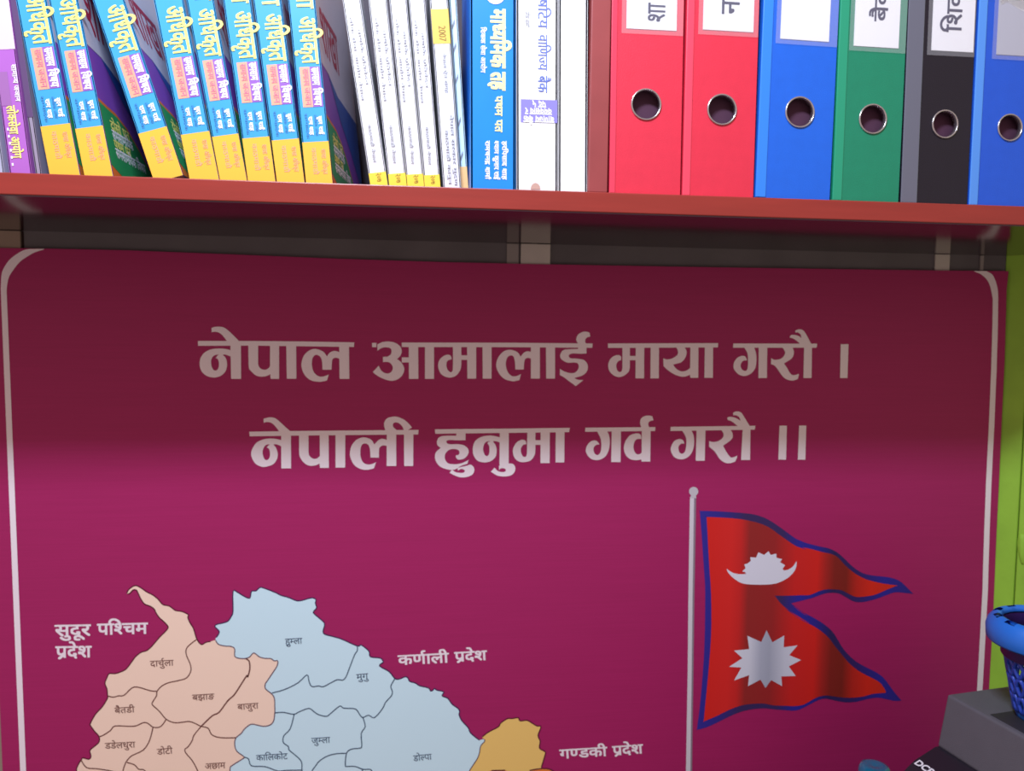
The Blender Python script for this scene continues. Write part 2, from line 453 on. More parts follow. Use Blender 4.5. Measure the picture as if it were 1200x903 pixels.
letters('', crop(700, 375, 8), "100,218 1132,215 1130,255 100,260",
 "235,255 305,255 305,430 ~295,480 ~250,520 ~200,533 ~150,515 ~110,470 ~103,410 ~125,360 ~165,332 ~205,328 225,345 222,375 ~195,385 ~178,420 ~185,465 ~205,485 ~225,480 235,450",
 "300,335 360,335 360,375 300,375", "360,255 440,255 438,545 357,545", "500,255 578,255 576,545 497,545",
 "740,255 820,255 ~837,295 ~825,350 ~785,395 710,415 ~740,455 ~790,480 ~840,470 870,445 872,255 948,255 946,540 872,540 868,512 ~810,530 ~740,515 ~670,475 620,430 618,355 ~650,368 ~700,358 ~745,330 ~757,295",
 "1008,252 1085,252 1083,540 1003,540")
put_word()
def garau(tr, bar, ga_, st, ra, au, head):
    letters('', tr, bar, ga_, st, ra, au, head)
new_word()
letters('', crop(850, 375, 8), "75,218 862,220 855,258 72,258",
 "175,255 270,255 ~288,310 ~292,380 ~280,450 ~240,500 ~180,523 ~120,505 ~80,455 ~80,400 ~110,355 ~150,335 ~185,340 205,375 ~165,383 ~143,420 ~155,460 ~185,475 ~205,460 ~213,400 ~207,310",
 "313,255 393,255 390,542 310,542",
 "535,255 630,255 ~643,300 ~625,355 550,405 ~580,450 ~610,500 ~640,515 685,503 690,510 680,550 ~640,565 ~590,560 ~540,530 ~490,460 ~460,425 428,412 430,355 ~460,370 ~510,365 ~545,340 ~560,300",
 "738,255 812,255 808,542 732,542",
 "655,97 ~685,86 ~720,90 ~750,120 805,222 700,222 ~665,190 ~630,170 603,163 ~615,140 ~650,138 ~690,150 712,168 ~705,135 ~680,115 658,117")
put_word()
new_word(); letters('', crop(850, 375, 8), "1082,225 1155,225 1145,542 1075,542"); put_word()
# line 2
new_word()
letters('', ID, "292.2,505.6 345,504.8 400,504.3 490.5,503.5 490,508.8 400,509.6 345,510.2 292.5,511")
letters('', crop(285, 480, C11),
 "260,115 ~310,100 ~350,96 ~410,108 ~470,155 ~540,220 600,270 600,300 490,300 455,268 ~410,210 ~365,170 ~310,155 262,165",
 "485,300 610,300 612,748 487,748",
 "487,387 ~420,372 ~350,366 ~250,380 ~160,430 ~105,530 ~110,610 ~160,690 ~240,728 ~310,722 ~390,690 ~435,620 ~440,550 ~420,485 ~390,444 ~430,442 487,466|300,480 ~330,500 ~343,560 ~335,610 ~310,640 ~275,632 ~253,580 ~250,520 ~270,470 ~300,446 345,441 ~320,458",
 "715,318 835,318 835,540 ~845,585 ~890,622 ~940,622 980,590 978,318 1092,318 1095,742 982,742 975,688 ~920,710 ~840,712 ~770,670 ~725,600 ~715,530")
letters('', crop(390, 480, C11), "35,310 160,310 158,738 35,738",
 "692,385 ~640,370 ~590,382 530,443 ~500,390 ~450,362 ~380,352 ~300,385 ~240,460 ~218,560 ~240,650 ~290,720 ~370,760 ~450,765 525,748 553,668 ~490,695 ~430,695 ~380,660 ~355,590 ~355,500 ~375,445 ~415,430 ~455,450 ~475,510 482,610 590,610 ~590,530 ~600,480 ~640,455 692,462",
 "690,310 810,310 812,718 688,718", "910,305 1030,305 1028,718 912,718",
 "690,300 ~665,240 ~655,180 ~680,120 ~740,92 ~820,88 ~900,120 ~960,165 1012,225 955,262 1030,300 900,300 ~905,255 ~885,210 ~840,168 ~790,162 ~770,185 ~775,220 820,262 820,310 700,310")
put_word()
new_word()
letters('', ID, "509.8,502.8 605,501.9 667.7,501.1 667,506.1 605,506.9 509.9,508")
letters('', crop(500, 480, C11),
 "380,298 497,298 497,388 ~380,388 ~290,385 ~255,400 ~260,425 ~300,440 ~400,438 ~480,455 ~530,500 ~532,560 ~490,615 ~440,635 398,635 ~375,610 372,580 ~405,575 ~420,545 ~405,515 ~350,500 ~280,515 ~235,570 ~235,630 ~270,680 ~340,695 ~420,688 ~480,668 537,640 520,690 ~440,715 400,742 ~350,765 ~270,762 ~180,730 ~125,670 ~105,600 ~120,540 180,485 ~140,455 ~130,410 ~155,355 ~220,332 380,330",
 "325,765 ~370,795 ~430,805 ~475,800 ~487,775 ~460,758 ~425,760 400,780 395,745 ~440,730 520,712 ~560,700 ~600,730 ~608,780 ~580,830 ~510,858 ~430,862 ~350,835 292,803",
 "937,352 ~870,335 ~800,328 ~700,345 ~620,400 ~590,490 ~600,580 ~650,650 ~740,672 ~820,655 ~880,600 ~895,520 ~880,450 ~850,404 ~890,402 937,417|775,430 ~798,460 ~802,530 ~790,580 ~760,588 ~735,560 ~722,500 ~735,440 ~765,408 815,397 ~790,410",
 "935,288 1050,288 1048,700 930,700",
 "870,738 ~900,775 ~950,795 ~1000,790 ~1012,765 ~990,748 ~950,748 925,770 925,715 ~960,690 1048,685 ~1100,690 ~1132,730 ~1125,790 ~1080,835 ~990,852 ~900,838 820,790")
letters('', crop(590, 480, C11),
 "305,280 408,280 408,500 ~400,570 ~355,640 ~290,665 ~210,665 ~150,625 ~122,560 ~125,490 ~165,420 ~220,385 ~265,385 285,400 292,440 ~250,450 ~225,490 ~225,545 ~250,595 ~285,598 300,560",
 "400,388 475,388 475,448 400,448", "475,280 592,280 590,680 472,680", "668,280 780,280 778,672 665,672")
put_word()
new_word()
letters('', crop(680, 475, C11), "65,283 960,275 958,325 62,335",
 "215,330 345,328 ~370,390 ~378,480 ~360,580 ~310,660 ~220,697 ~130,675 ~75,600 ~78,530 ~125,465 ~180,445 ~220,460 245,497 ~200,505 ~170,545 ~180,605 ~215,632 ~250,610 ~268,540 ~262,430",
 "402,325 520,325 515,722 395,722",
 "775,378 ~750,358 ~700,357 ~630,385 ~575,460 ~557,540 ~575,620 ~630,680 ~710,698 780,688 782,715 895,715 900,320 785,320 785,600 ~760,620 ~720,620 ~690,580 ~680,520 ~695,460 ~725,430 780,425",
 "785,290 ~765,230 ~775,170 ~820,135 ~880,128 922,138 935,190 ~900,195 ~875,215 ~870,245 885,290")
put_word()
new_word()
letters('', crop(780, 475, C11), "65,272 1148,258 1140,308 62,325",
 "210,320 330,318 ~358,380 ~365,480 ~345,580 ~290,655 ~210,687 ~120,665 ~70,590 ~72,520 ~115,450 ~180,428 ~225,445 240,485 ~195,490 ~165,530 ~175,595 ~210,615 ~245,590 ~262,520 ~260,410",
 "395,310 510,310 500,705 385,705",
 "710,310 830,308 ~857,360 ~845,430 735,512 ~770,580 ~815,645 ~850,665 917,640 910,670 890,715 ~830,735 ~760,730 ~690,680 ~630,590 555,525 558,452 ~610,465 ~680,450 ~730,410 ~740,360",
 "985,300 1085,300 1080,695 965,695",
 "862,95 ~900,75 ~960,85 ~1000,140 1075,262 920,262 ~870,220 ~830,195 795,185 ~790,155 ~830,143 ~900,160 958,195 ~940,150 ~905,125 865,125")
put_word()
new_word(); letters('', crop(880, 475, 903 / 80.0), "377,265 475,265 465,715 362,715", "637,265 732,265 720,715 620,715"); put_word()

# ---- map
def px(c, pts):
    x0, y0 = {'a': (80, 680), 'b': (80, 783), 'c': (220, 680), 'd': (220, 783), 'e': (360, 730), 'f': (360, 783), 'g': (500, 783)}[c]
    return [(x0 + x / 7.5, y0 + y / 7.5) for x, y in pts]
def soft(pts, closed=True, sub=3): return outline([(x, y, True) for x, y in pts], closed, sub)
shared = px('c', [(245,525),(270,560),(330,575),(380,578),(412,600),(412,660),(440,680),(500,685),(545,670),(580,635),(630,670),(680,683),(730,685),(760,705),(790,705),(785,750),(740,820),(700,880)]) + \
  px('d', [(680,140),(685,180),(740,225),(762,265),(765,330),(765,390),(755,460),(725,495),(670,508),(610,497),(555,490),(500,530),(470,570),(425,608),(412,660),(430,725),(495,775),(480,795),(385,855),(372,880),(374,930),(400,990),(392,1060)])
peach_top = px('a', [(515,110),(530,80),(570,50),(600,45),(640,65),(690,100),(740,125),(790,165),(830,210),(890,225),(940,262),(1000,272),(1055,300),(1050,325),(1075,380),(1100,420),(1130,515),(1170,562)]) + px('c', [(160,542),(200,535)])
peach_w = px('b', [(200,1110),(100,1040),(72,905),(85,850),(115,800),(130,785),(180,797),(200,770),(190,720),(235,680),(270,645),(270,597),(230,550),(195,500),(195,480),(240,400),(300,335),(345,260),(345,240),(340,180),(322,130),(340,80),(360,45),(410,45),(460,30)]) + \
  px('a', [(510,775),(560,710),(590,670),(640,630),(690,615),(740,570),(800,500),(850,450),(878,410),(850,370),(800,325),(770,280),(755,250),(720,225),(670,205),(640,165),(620,125),(600,85),(570,82),(540,112),(522,116)])
peach = peach_top + shared + peach_w
blue_top = px('c', [(250,500),(278,450),(240,405),(255,385),(310,372),(355,355),(385,310),(398,265),(398,95),(440,105),(490,135),(545,155),(560,95),(600,90),(635,60),(680,70),(770,105),(820,130),(890,150),(950,175),(1000,175),(1085,152),(1125,165),(1122,200),(1132,240),(1103,280),(1150,325),(1195,365)]) + \
  px('e', [(152,20),(142,88),(220,115),(300,138),(440,200),(470,190),(510,215),(545,250),(555,295),(640,305),(665,330),(665,345),(635,375),(720,425),(770,485),(810,490),(860,470),(885,480),(900,510),(950,525),(990,550),(1065,568),(1085,595)])
blue_e = px('g', [(55,190),(70,175),(90,190),(150,205),(135,240),(185,262),(225,315),(275,350),(290,380),(285,405),(310,460),(365,520),(385,565),(450,620),(465,628)])
yb = px('g', [(505,620),(510,640),(475,680),(462,750),(440,800),(400,860),(370,910),(330,1000),(240,1080)])
blue = blue_top + blue_e + yb + list(reversed(shared))
yel_top = px('g', [(490,600),(540,560),(630,512),(650,480),(710,440),(750,440),(805,432),(820,460),(880,455),(920,475),(970,505),(1000,505),(1000,530),(980,580),(985,610),(998,640),(992,700),(1040,730),(1040,760),(1020,830),(1012,876),(1080,884),(1160,940),(1130,1010),(900,1060),(600,1085)])
yellow = yel_top + list(reversed(yb))
pm = mat('peach_print', (250, 220, 200), 0.42, 0.25); blm = mat('pale_blue_print', (208, 238, 250), 0.42, 0.25); ym = mat('mustard_print', (240, 200, 116), 0.42, 0.25)
om = mat('orange_print', (228, 132, 58), 0.42, 0.25)
brown = mat('brown_print', (112, 66, 60), 0.5, 0.2); slate = mat('slate_blue_print', (66, 88, 112), 0.5, 0.2)
maroonl = mat('dark_maroon_print', (92, 26, 48), 0.5, 0.2); indigo = mat('dark_indigo_print', (62, 40, 84), 0.5, 0.2)
prov = []
for pts, mt, edge, em, lab in ((peach, pm, peach_top, maroonl, 'peach coloured province'), (blue, blm, blue_top + blue_e, indigo, 'pale blue province'), (yellow, ym, yel_top, maroonl, 'mustard yellow province')):
    s_ = Sheet(); s_.poly([soft(pts)])
    p_ = s_.build('map_province', mt, ban, layer(0.0003)); p_['label'] = lab; prov.append(p_)
    s_ = Sheet(); s_.line(soft(edge, False), 1.3)
    if pts is peach: s_.line(soft(peach_w, False), 1.3)
    s_.build('outline', em, p_, layer(0.0005))
s_ = Sheet()
s_.poly([soft(px('g', [(540,905),(590,893),(690,892),(720,902),(900,905),(960,884),(1015,878),(1080,884),(1160,940),(1130,1010),(900,1060),(600,1085),(430,1080),(450,960)]))])
s_.build('province_band', om, prov[2], layer(0.0004))
s_ = Sheet(); s_.line(soft(px('g', [(570,897),(690,894)]), False), 1.4); s_.line(soft(px('g', [(905,897),(940,888),(1015,878)]), False), 1.4)
s_.build('outline', maroonl, prov[2], layer(0.0006))
s_ = Sheet(); s_.line(soft(shared, False), 1.2); s_.line(soft(yb, False), 1.1)
s_.build('shared_border', mat('violet_grey_print', (104, 78, 98), 0.5, 0.2), prov[1], layer(0.0006))
dl_p = [px('a', [(1130,515),(1060,570),(1035,610),(1040,660),(1070,730),(1078,790),(1040,855),(960,880)]) + px('b', [(880,125),(820,155),(780,200),(775,240),(738,300),(745,325),(800,375),(860,445),(930,475),(1000,472),(1060,465),(1110,480),(1165,508)]),
 px('b', [(780,200),(720,195),(620,165),(560,170),(490,235),(440,240),(395,252),(345,240)]),
 px('b', [(860,445),(835,485),(800,515),(745,515),(700,482),(660,475),(600,502),(540,508),(410,505),(370,545),(300,590),(270,597)]),
 px('b', [(745,515),(715,630),(660,715),(560,765),(515,810),(495,850),(480,905),(470,1000)]),
 px('b', [(515,825),(580,845),(620,885),(660,888),(700,930),(720,1000)]), px('b', [(110,800),(160,870),(250,880),(350,895),(420,910)]),
 px('c', [(510,685),(540,710),(545,780),(525,850)]) + px('d', [(520,60),(440,185),(400,240),(350,285),(275,385),(215,415),(118,508)]),
 px('d', [(118,508),(55,585),(40,630),(5,685)]) + px('b', [(1025,710),(1035,745),(1090,810),(1140,905),(1170,1000)]),
 px('d', [(118,508),(180,525),(210,580),(285,607),(425,608)])]
dl_b = [px('d', [(740,215),(850,185),(970,125),(1048,55),(1065,110)]) + px('f', [(40,158),(100,153),(140,160),(200,130),(265,98),(310,102),(340,75),(370,0)]) + px('e', [(415,280),(440,240),(440,200)]),
 px('d', [(765,390),(840,385),(930,402),(980,380),(1065,350)]) + px('f', [(60,380),(100,405),(165,420),(200,400),(285,330),(320,348),(410,352),(440,370),(465,410),(490,430),(540,410),(590,432),(660,355),(690,295),(740,240),(748,200),(735,155),(770,90)]),
 px('f', [(490,430),(510,510),(475,570),(480,680),(460,700),(390,708),(345,745),(335,850),(350,860),(420,860),(490,885),(550,885),(570,905),(600,980)]),
 px('f', [(345,745),(260,748),(180,768),(110,810),(70,860),(40,905),(20,980)]),
 px('d', [(935,405),(900,530),(845,590),(840,650),(885,685),(890,715),(950,765),(1000,820),(1005,905),(1040,980)]),
 px('d', [(495,778),(535,795),(560,855),(680,862),(790,900),(860,895),(1005,892)]), px('f', [(440,985),(490,885)])]
for ls, mt, pr in ((dl_p, brown, prov[0]), (dl_b, slate, prov[1])):
    for k, l in enumerate(ls):
        s_ = Sheet(); s_.line(soft(l, False), 1.25 if (pr is prov[1] or k != 6) else 1.6)
        s_.build('district_border', mt, pr, layer(0.0006))
names_p = [("दाचRु" + "ला", 175.7, 774.3, 203.4, 772.9), ("बझाङ", 225, 813.9, 251, 812.4), ("बाजुरा", 278, 825, 302.7, 823.2), ("बैतडी", 134, 829.2, 157.6, 827.6),
 ("डडेलधुरा", 122.7, 870.4, 158.4, 868.8), ("डोटी", 183.7, 877.4, 202, 875.9), ("अछाम", 240, 894.4, 264, 893)]
names_b = [("हुमhला", 334, 748.3, 354, 747.2), ("मुगु", 417.3, 789.9, 431.3, 788.6), ("जुमhला", 364.7, 864.6, 386.7, 863.2), ("कालिकोट", 300, 884.6, 337, 882.3), ("डोलhपा", 484, 885.1, 505.6, 883)]
names_b[3] = ("का" + "\u093f" + "लकोट", 300, 884.6, 337, 882.3)
for ns, mt, pr in ((names_p, mat('faded_brown_ink', (124, 84, 76), 0.5, 0.2), prov[0]), (names_b, mat('faded_slate_ink', (78, 98, 122), 0.5, 0.2), prov[1])):
    for t, x0, y0, x1, y1 in ns:
        s_ = Sheet(); word(s_, t, (x0, y0), (x1, y1), 6.6, 0.008); s_.build('district_name', mt, pr, layer(0.0006))
for t, x0, y0, x1, y1, h in (("सुदूर", 63.8, 732.4, 106.6, 731.6, 12.6), ("प\u093fशhचम", 113.5, 731.0, 173.4, 729.6, 12.4), ("पrदेश", 64.8, 757.4, 107.6, 756.8, 12.8),
   ("कणRाली", 465.8, 768, 526, 764.9, 10.8), ("पrदेश", 532, 764.2, 570.6, 762, 10.8), ("गणhडकी", 655.3, 878.4, 711.5, 875, 10.2), ("पrदेश", 717, 874.4, 753.4, 871.8, 10.4)):
    s_ = Sheet(); word(s_, t, (x0, y0), (x1, y1), h, 0.022); s_.build('province_name', lav, ban, layer(0.0004))
# tiny pinned rivets that tie the banner (soft bright dots)
# ---- flag print
c5 = lambda P: [(800 + x / 6.45, 560 + y / 6.45) for x, y in P]
c6 = lambda P: [(940 + x / 6.453, 600 + y / 6.453) for x, y in P]
c7 = lambda P: [(800 + x / 5.644, 700 + y / 5.644) for x, y in P]
c8 = lambda P: [(920 + x / 6.02, 700 + y / 6.02) for x, y in P]
def mk(segs):
    o = []
    for s in segs: o += s
    return o
outer = mk([c5([(130,247),(250,250),(380,258),(500,268),(580,285),(650,315),(720,360),(790,410),(860,460),(940,492)]),
 c6([(0,225),(60,240),(130,258),(200,272),(260,300),(320,350),(370,400),(430,445),(490,470),(570,482),(660,492),(730,515),(780,555),(838,615),(838,617),(760,608),(700,605),(640,625),(560,655),(480,675),(430,680),(380,670),(320,635),(270,612),(190,610),(110,635),(40,660)]),
 c5([(980,905)]), c7([(780,22),(722,36),(724,42),(760,80),(830,125)]),
 c8([(50,45),(110,95),(170,125),(250,170),(310,215),(350,260),(400,345),(440,395),(500,450),(570,490),(640,525),(690,560),(730,610),(770,665),(818,722),(816,726),(770,728),(700,712),(650,705),(580,715),(500,735),(420,738),(350,725),(290,712),(240,720),(170,755),(100,790),(50,797)]),
 c7([(700,745),(620,740),(550,732),(480,735),(400,750),(320,780),(230,825),(150,860),(97,872),(94,870),(110,750),(125,600),(140,400),(147,200)]), c5([(170,850),(165,750),(155,600),(145,450),(135,320),(129,250)])])
inner = mk([c5([(180,295),(182,294),(300,298),(440,310),(560,335),(650,370),(720,420),(790,470),(860,515),(940,540)]),
 c6([(0,265),(80,280),(150,300),(220,315),(270,340),(320,395),(370,440),(420,475),(480,505),(550,525),(620,540),(715,552),(713,556),(640,585),(560,620),(490,635),(430,640),(390,635),(340,610),(300,590),(250,583),(190,582),(130,595),(60,625)]),
 c5([(900,884),(800,888),(700,888),(699,892)]), c7([(650,40),(710,90),(770,135),(840,170)]),
 c8([(0,75),(60,120),(120,160),(200,200),(260,240),(310,285),(350,340),(400,400),(450,460),(510,510),(570,545),(640,580),(680,610),(712,665),(690,672),(620,678),(560,695),(490,705),(420,705),(370,700),(300,690),(250,695),(200,715),(130,755),(60,765)]),
 c7([(690,715),(600,712),(540,700),(460,702),(390,712),(310,740),(230,780),(143,817),(140,812),(150,700),(165,550),(182,350),(190,180)]), c5([(215,880),(205,720),(195,560),(188,420),(181,298)])])
X = lambda x: at_y(x, 700, YB).x
s_ = Sheet(); s_.poly([soft(outer, True, 2)])
flag = s_.build('flag_border', ramp_mat('blue_flag_border', [(X(818), (52, 44, 150)), (X(838), (50, 42, 140)), (X(870), (58, 42, 92)), (X(915), (58, 42, 96)), (X(935), (48, 40, 150)), (X(955), (46, 38, 140)), (X(975), (46, 34, 84)), (X(1005), (54, 34, 100)), (X(1035), (48, 38, 146)), (X(1070), (46, 36, 120))]), ban, layer(0.0003))
s_ = Sheet(); s_.poly([soft(inner, True, 2)])
s_.build('flag_field', ramp_mat('red_flag_field', [(X(820), (214, 36, 32)), (X(855), (218, 42, 40)), (X(866), (205, 40, 40)), (X(876), (150, 42, 42)), (X(905), (156, 40, 42)), (X(930), (206, 38, 38)), (X(956), (214, 38, 34)), (X(966), (170, 38, 36)), (X(976), (132, 36, 32)), (X(990), (128, 36, 30)), (X(1003), (190, 38, 32)), (X(1020), (218, 42, 30)), (X(1050), (205, 46, 34))]), flag, layer(0.0005))
s_ = Sheet(); s_.poly([[c5([p])[0] for p in outline("332,685 ~380,715 ~430,725 480,723 473,710 450,705 475,680 465,652 490,645 515,625 510,597 555,600 572,560 615,580 650,552 665,580 708,570 710,602 752,612 735,635 775,658 755,685 765,697 ~800,690 ~835,665 862,625 ~858,670 ~835,715 ~785,760 ~700,797 ~580,805 ~460,797 ~390,760 ~345,715")]])
s_.build('moon_emblem', mat('moon_white_print', (222, 222, 238), 0.45, 0.25), flag, layer(0.0007))
s_ = Sheet(); s_.poly([c7([(555,215),(593,295),(672,250),(668,328),(760,315),(705,380),(783,412),(702,455),(748,518),(652,520),(658,585),(585,545),(548,597),(515,542),(432,585),(440,512),(340,547),(388,462),(307,457),(395,400),(340,350),(440,340),(428,252),(520,293)])])
s_.build('sun_emblem', ramp_mat('sun_print', [(X(855), (220, 222, 236)), (X(880), (212, 214, 230)), (X(893), (176, 180, 200)), (X(903), (168, 172, 192)), (X(922), (206, 208, 226)), (X(940), (218, 218, 234))]), flag, layer(0.0007))
s_ = Sheet(); s_.poly([[(808.6,582), (815.6,582), (814.6,640), (813.5,700), (812.4,790), (811.2,870), (810.5,930), (809.6,1000), (802.6,1000), (803.4,930), (804.4,870), (805.8,790), (806.7,700), (807.6,640)]])
pole_m = mat('silver_pole_print', (214, 208, 218), 0.4, 0.3)
pole = s_.build('flagpole', pole_m, ban, layer(0.0003))
s_ = Sheet(); s_.poly([[(813.4,582), (815.8,582), (814.8,640), (813.7,700), (812.6,790), (811.4,870), (810.7,930), (809.8,1000), (807.8,1000), (808.7,930), (809.5,870), (810.6,790), (811.6,700), (812.5,640)]])
s_.build('pole_shading', mat('grey_pole_print', (140, 124, 138), 0.4, 0.3), pole, layer(0.0005))
s_ = Sheet(); s_.poly([[(812.9 + 5.4 * cos(a * pi / 12), 575.6 + 5.4 * sin(a * pi / 12)) for a in range(24)]]); s_.poly([[(810, 579), (815.5, 579), (816, 583.4), (809, 583.4)]])
s_.build('pole_finial', mat('finial_print', (196, 190, 198), 0.4, 0.3), pole, layer(0.0005))

# ------------------------------------------------------------------ books
paper = mat('cream_page_edge', (222, 214, 200), 0.9, 0.1, noise=0.06, nscale=60, stretch=(60, 1, 1))
ZS = Z_TOP
def lean_frame(xl_top, xl_bot, w_px, ytop, ybot, Y):
    """left spine edge from two picture points -> foot point, lean angle, width"""
    b_ = at_y(xl_bot, ybot, Y); t_ = at_y(xl_top, ytop, Y); r_ = at_y(xl_bot + w_px, ybot + 0.035 * w_px, Y)
    ang = math.atan2(b_.x - t_.x, t_.z - b_.z)
    return b_, ang, (r_ - b_).x * cos(ang)
def book_root(name, xl_top, xl_bot, w_px, ybot, Y, label, group=None, cat='book'):
    b_, ang, w = lean_frame(xl_top, xl_bot, w_px, 0, ybot, Y)
    # slide the foot along the lean down to the shelf
    foot_x = b_.x + (b_.z - ZS) * math.tan(ang)
    low = 0.0 if ang >= 0 else w * sin(-ang)
    o = empty(name, (foot_x, Y, ZS + low + 0.0003)); o.rotation_euler = (0, -ang, 0)
    tag(o, label, cat, group)
    return o, w
def spine_fn(w, H, lift=0.0003):
    # spine coordinates: x 0..1 across, y in metres from foot upward
    return lambda x, y: (x * w, -lift, y)
def vtext(sh, w, txt, xr, xh, ztop, zbot, off=0.0, up=False):
    """word reading downwards: tops of the letters towards +x; xr top line position (fraction), xh letter height (fraction)"""
    out, x0, x1 = pieces(txt, off)
    k = (ztop - zbot) / (x1 - x0)
    for v, f, l in out:
        if not up: sh.add([(xr - (BASE - y) / BASE * xh, ztop - (x - x0) * k) for x, y in v], f, l)
        else: sh.add([(xr + (BASE - y) / BASE * xh, zbot + (x - x0) * k) for x, y in v], f, l)
def rect(sh, x0, z0, x1, z1): sh.add([(x0, z0), (x1, z0), (x1, z1), (x0, z1)], [(0, 1, 2, 3)])
def cover_mesh(w, D, H, t=0.0012):
    bm = bmesh.new()
    box(bm, (0, 0, 0), (t, D, H)); box(bm, (w - t, 0, 0), (w, D, H)); box(bm, (0, 0, 0), (w, 0.0016, H), 0.0004, 1)
    return bm
def pages(root, w, D, H):
    box_obj('page_block', (0.0014, 0.0018, 0.002), (w - 0.0014, D - 0.003, H - 0.003), paper, root)

BLUE = mat('sky_blue_cover', (66, 164, 222), 0.28, 0.5, noise=0.03, nscale=30)
YEL = mat('yellow_cover_band', (246, 188, 66), 0.35, 0.4)
T_Y = mat('pale_yellow_ink', (252, 244, 130), 0.4); T_W = mat('white_ink', (250, 248, 252), 0.4); T_P = mat('pink_ink', (244, 168, 140), 0.5)
T_PUR = mat('purple_ink', (150, 96, 190), 0.4); T_OR = mat('orange_pink_ink', (240, 170, 140), 0.4); T_NV = mat('blue_ink', (58, 120, 180), 0.5)
GRN = mat('green_cover_print', (48, 156, 92), 0.3); PUR = mat('purple_cover_print', (140, 80, 184), 0.3); ORG = mat('orange_cover_print', (226, 120, 52), 0.3)
WHT = mat('pale_cover_print', (214, 206, 216), 0.3); RED = mat('red_ink', (180, 40, 70), 0.4); BLC = mat('deep_blue_cover_print', (50, 90, 170), 0.3)
COVD = mat('dusky_violet_cover', (84, 66, 112), 0.25)
D_, H_ = 0.175, 0.245
exam_specs = [  # xl_top, xl_bot, width_px, ybot, label
 (18.6, 57.0, 35.5, 197.5, 'leftmost blue and yellow exam book, right of the purple spine'),
 (57.5, 98, 33.3, 200, 'second blue and yellow exam book from the left, washed out by glare'),
 (108.6, 177.5, 36.5, 203, 'third blue and yellow exam book from the left, leaning the most'),
 (180, 221.5, 34.3, 205.5, 'fourth blue and yellow exam book from the left, after the steepest one'),
 (218.4, 257.2, 31.5, 207, 'fifth blue and yellow exam book from the left'),
 (261.5, 290.2, 32.0, 208, 'sixth blue and yellow exam book from the left'),
 (296.7, 324.2, 32.2, 209.5, 'seventh blue and yellow exam book, second to last before the white spines'),
 (337.6, 358.5, 31.0, 211, 'last blue and yellow exam book with its purple and green front cover showing')]
YBK = YF + 0.030
YUP = YF + 0.008
MPX = (at_y(300, 100, YBK).z - at_y(300, 200, YBK).z) / 100.0   # metres per pixel of height at the book plane
def zof(y, ybot=208): return (ybot - y) * MPX + 0.003
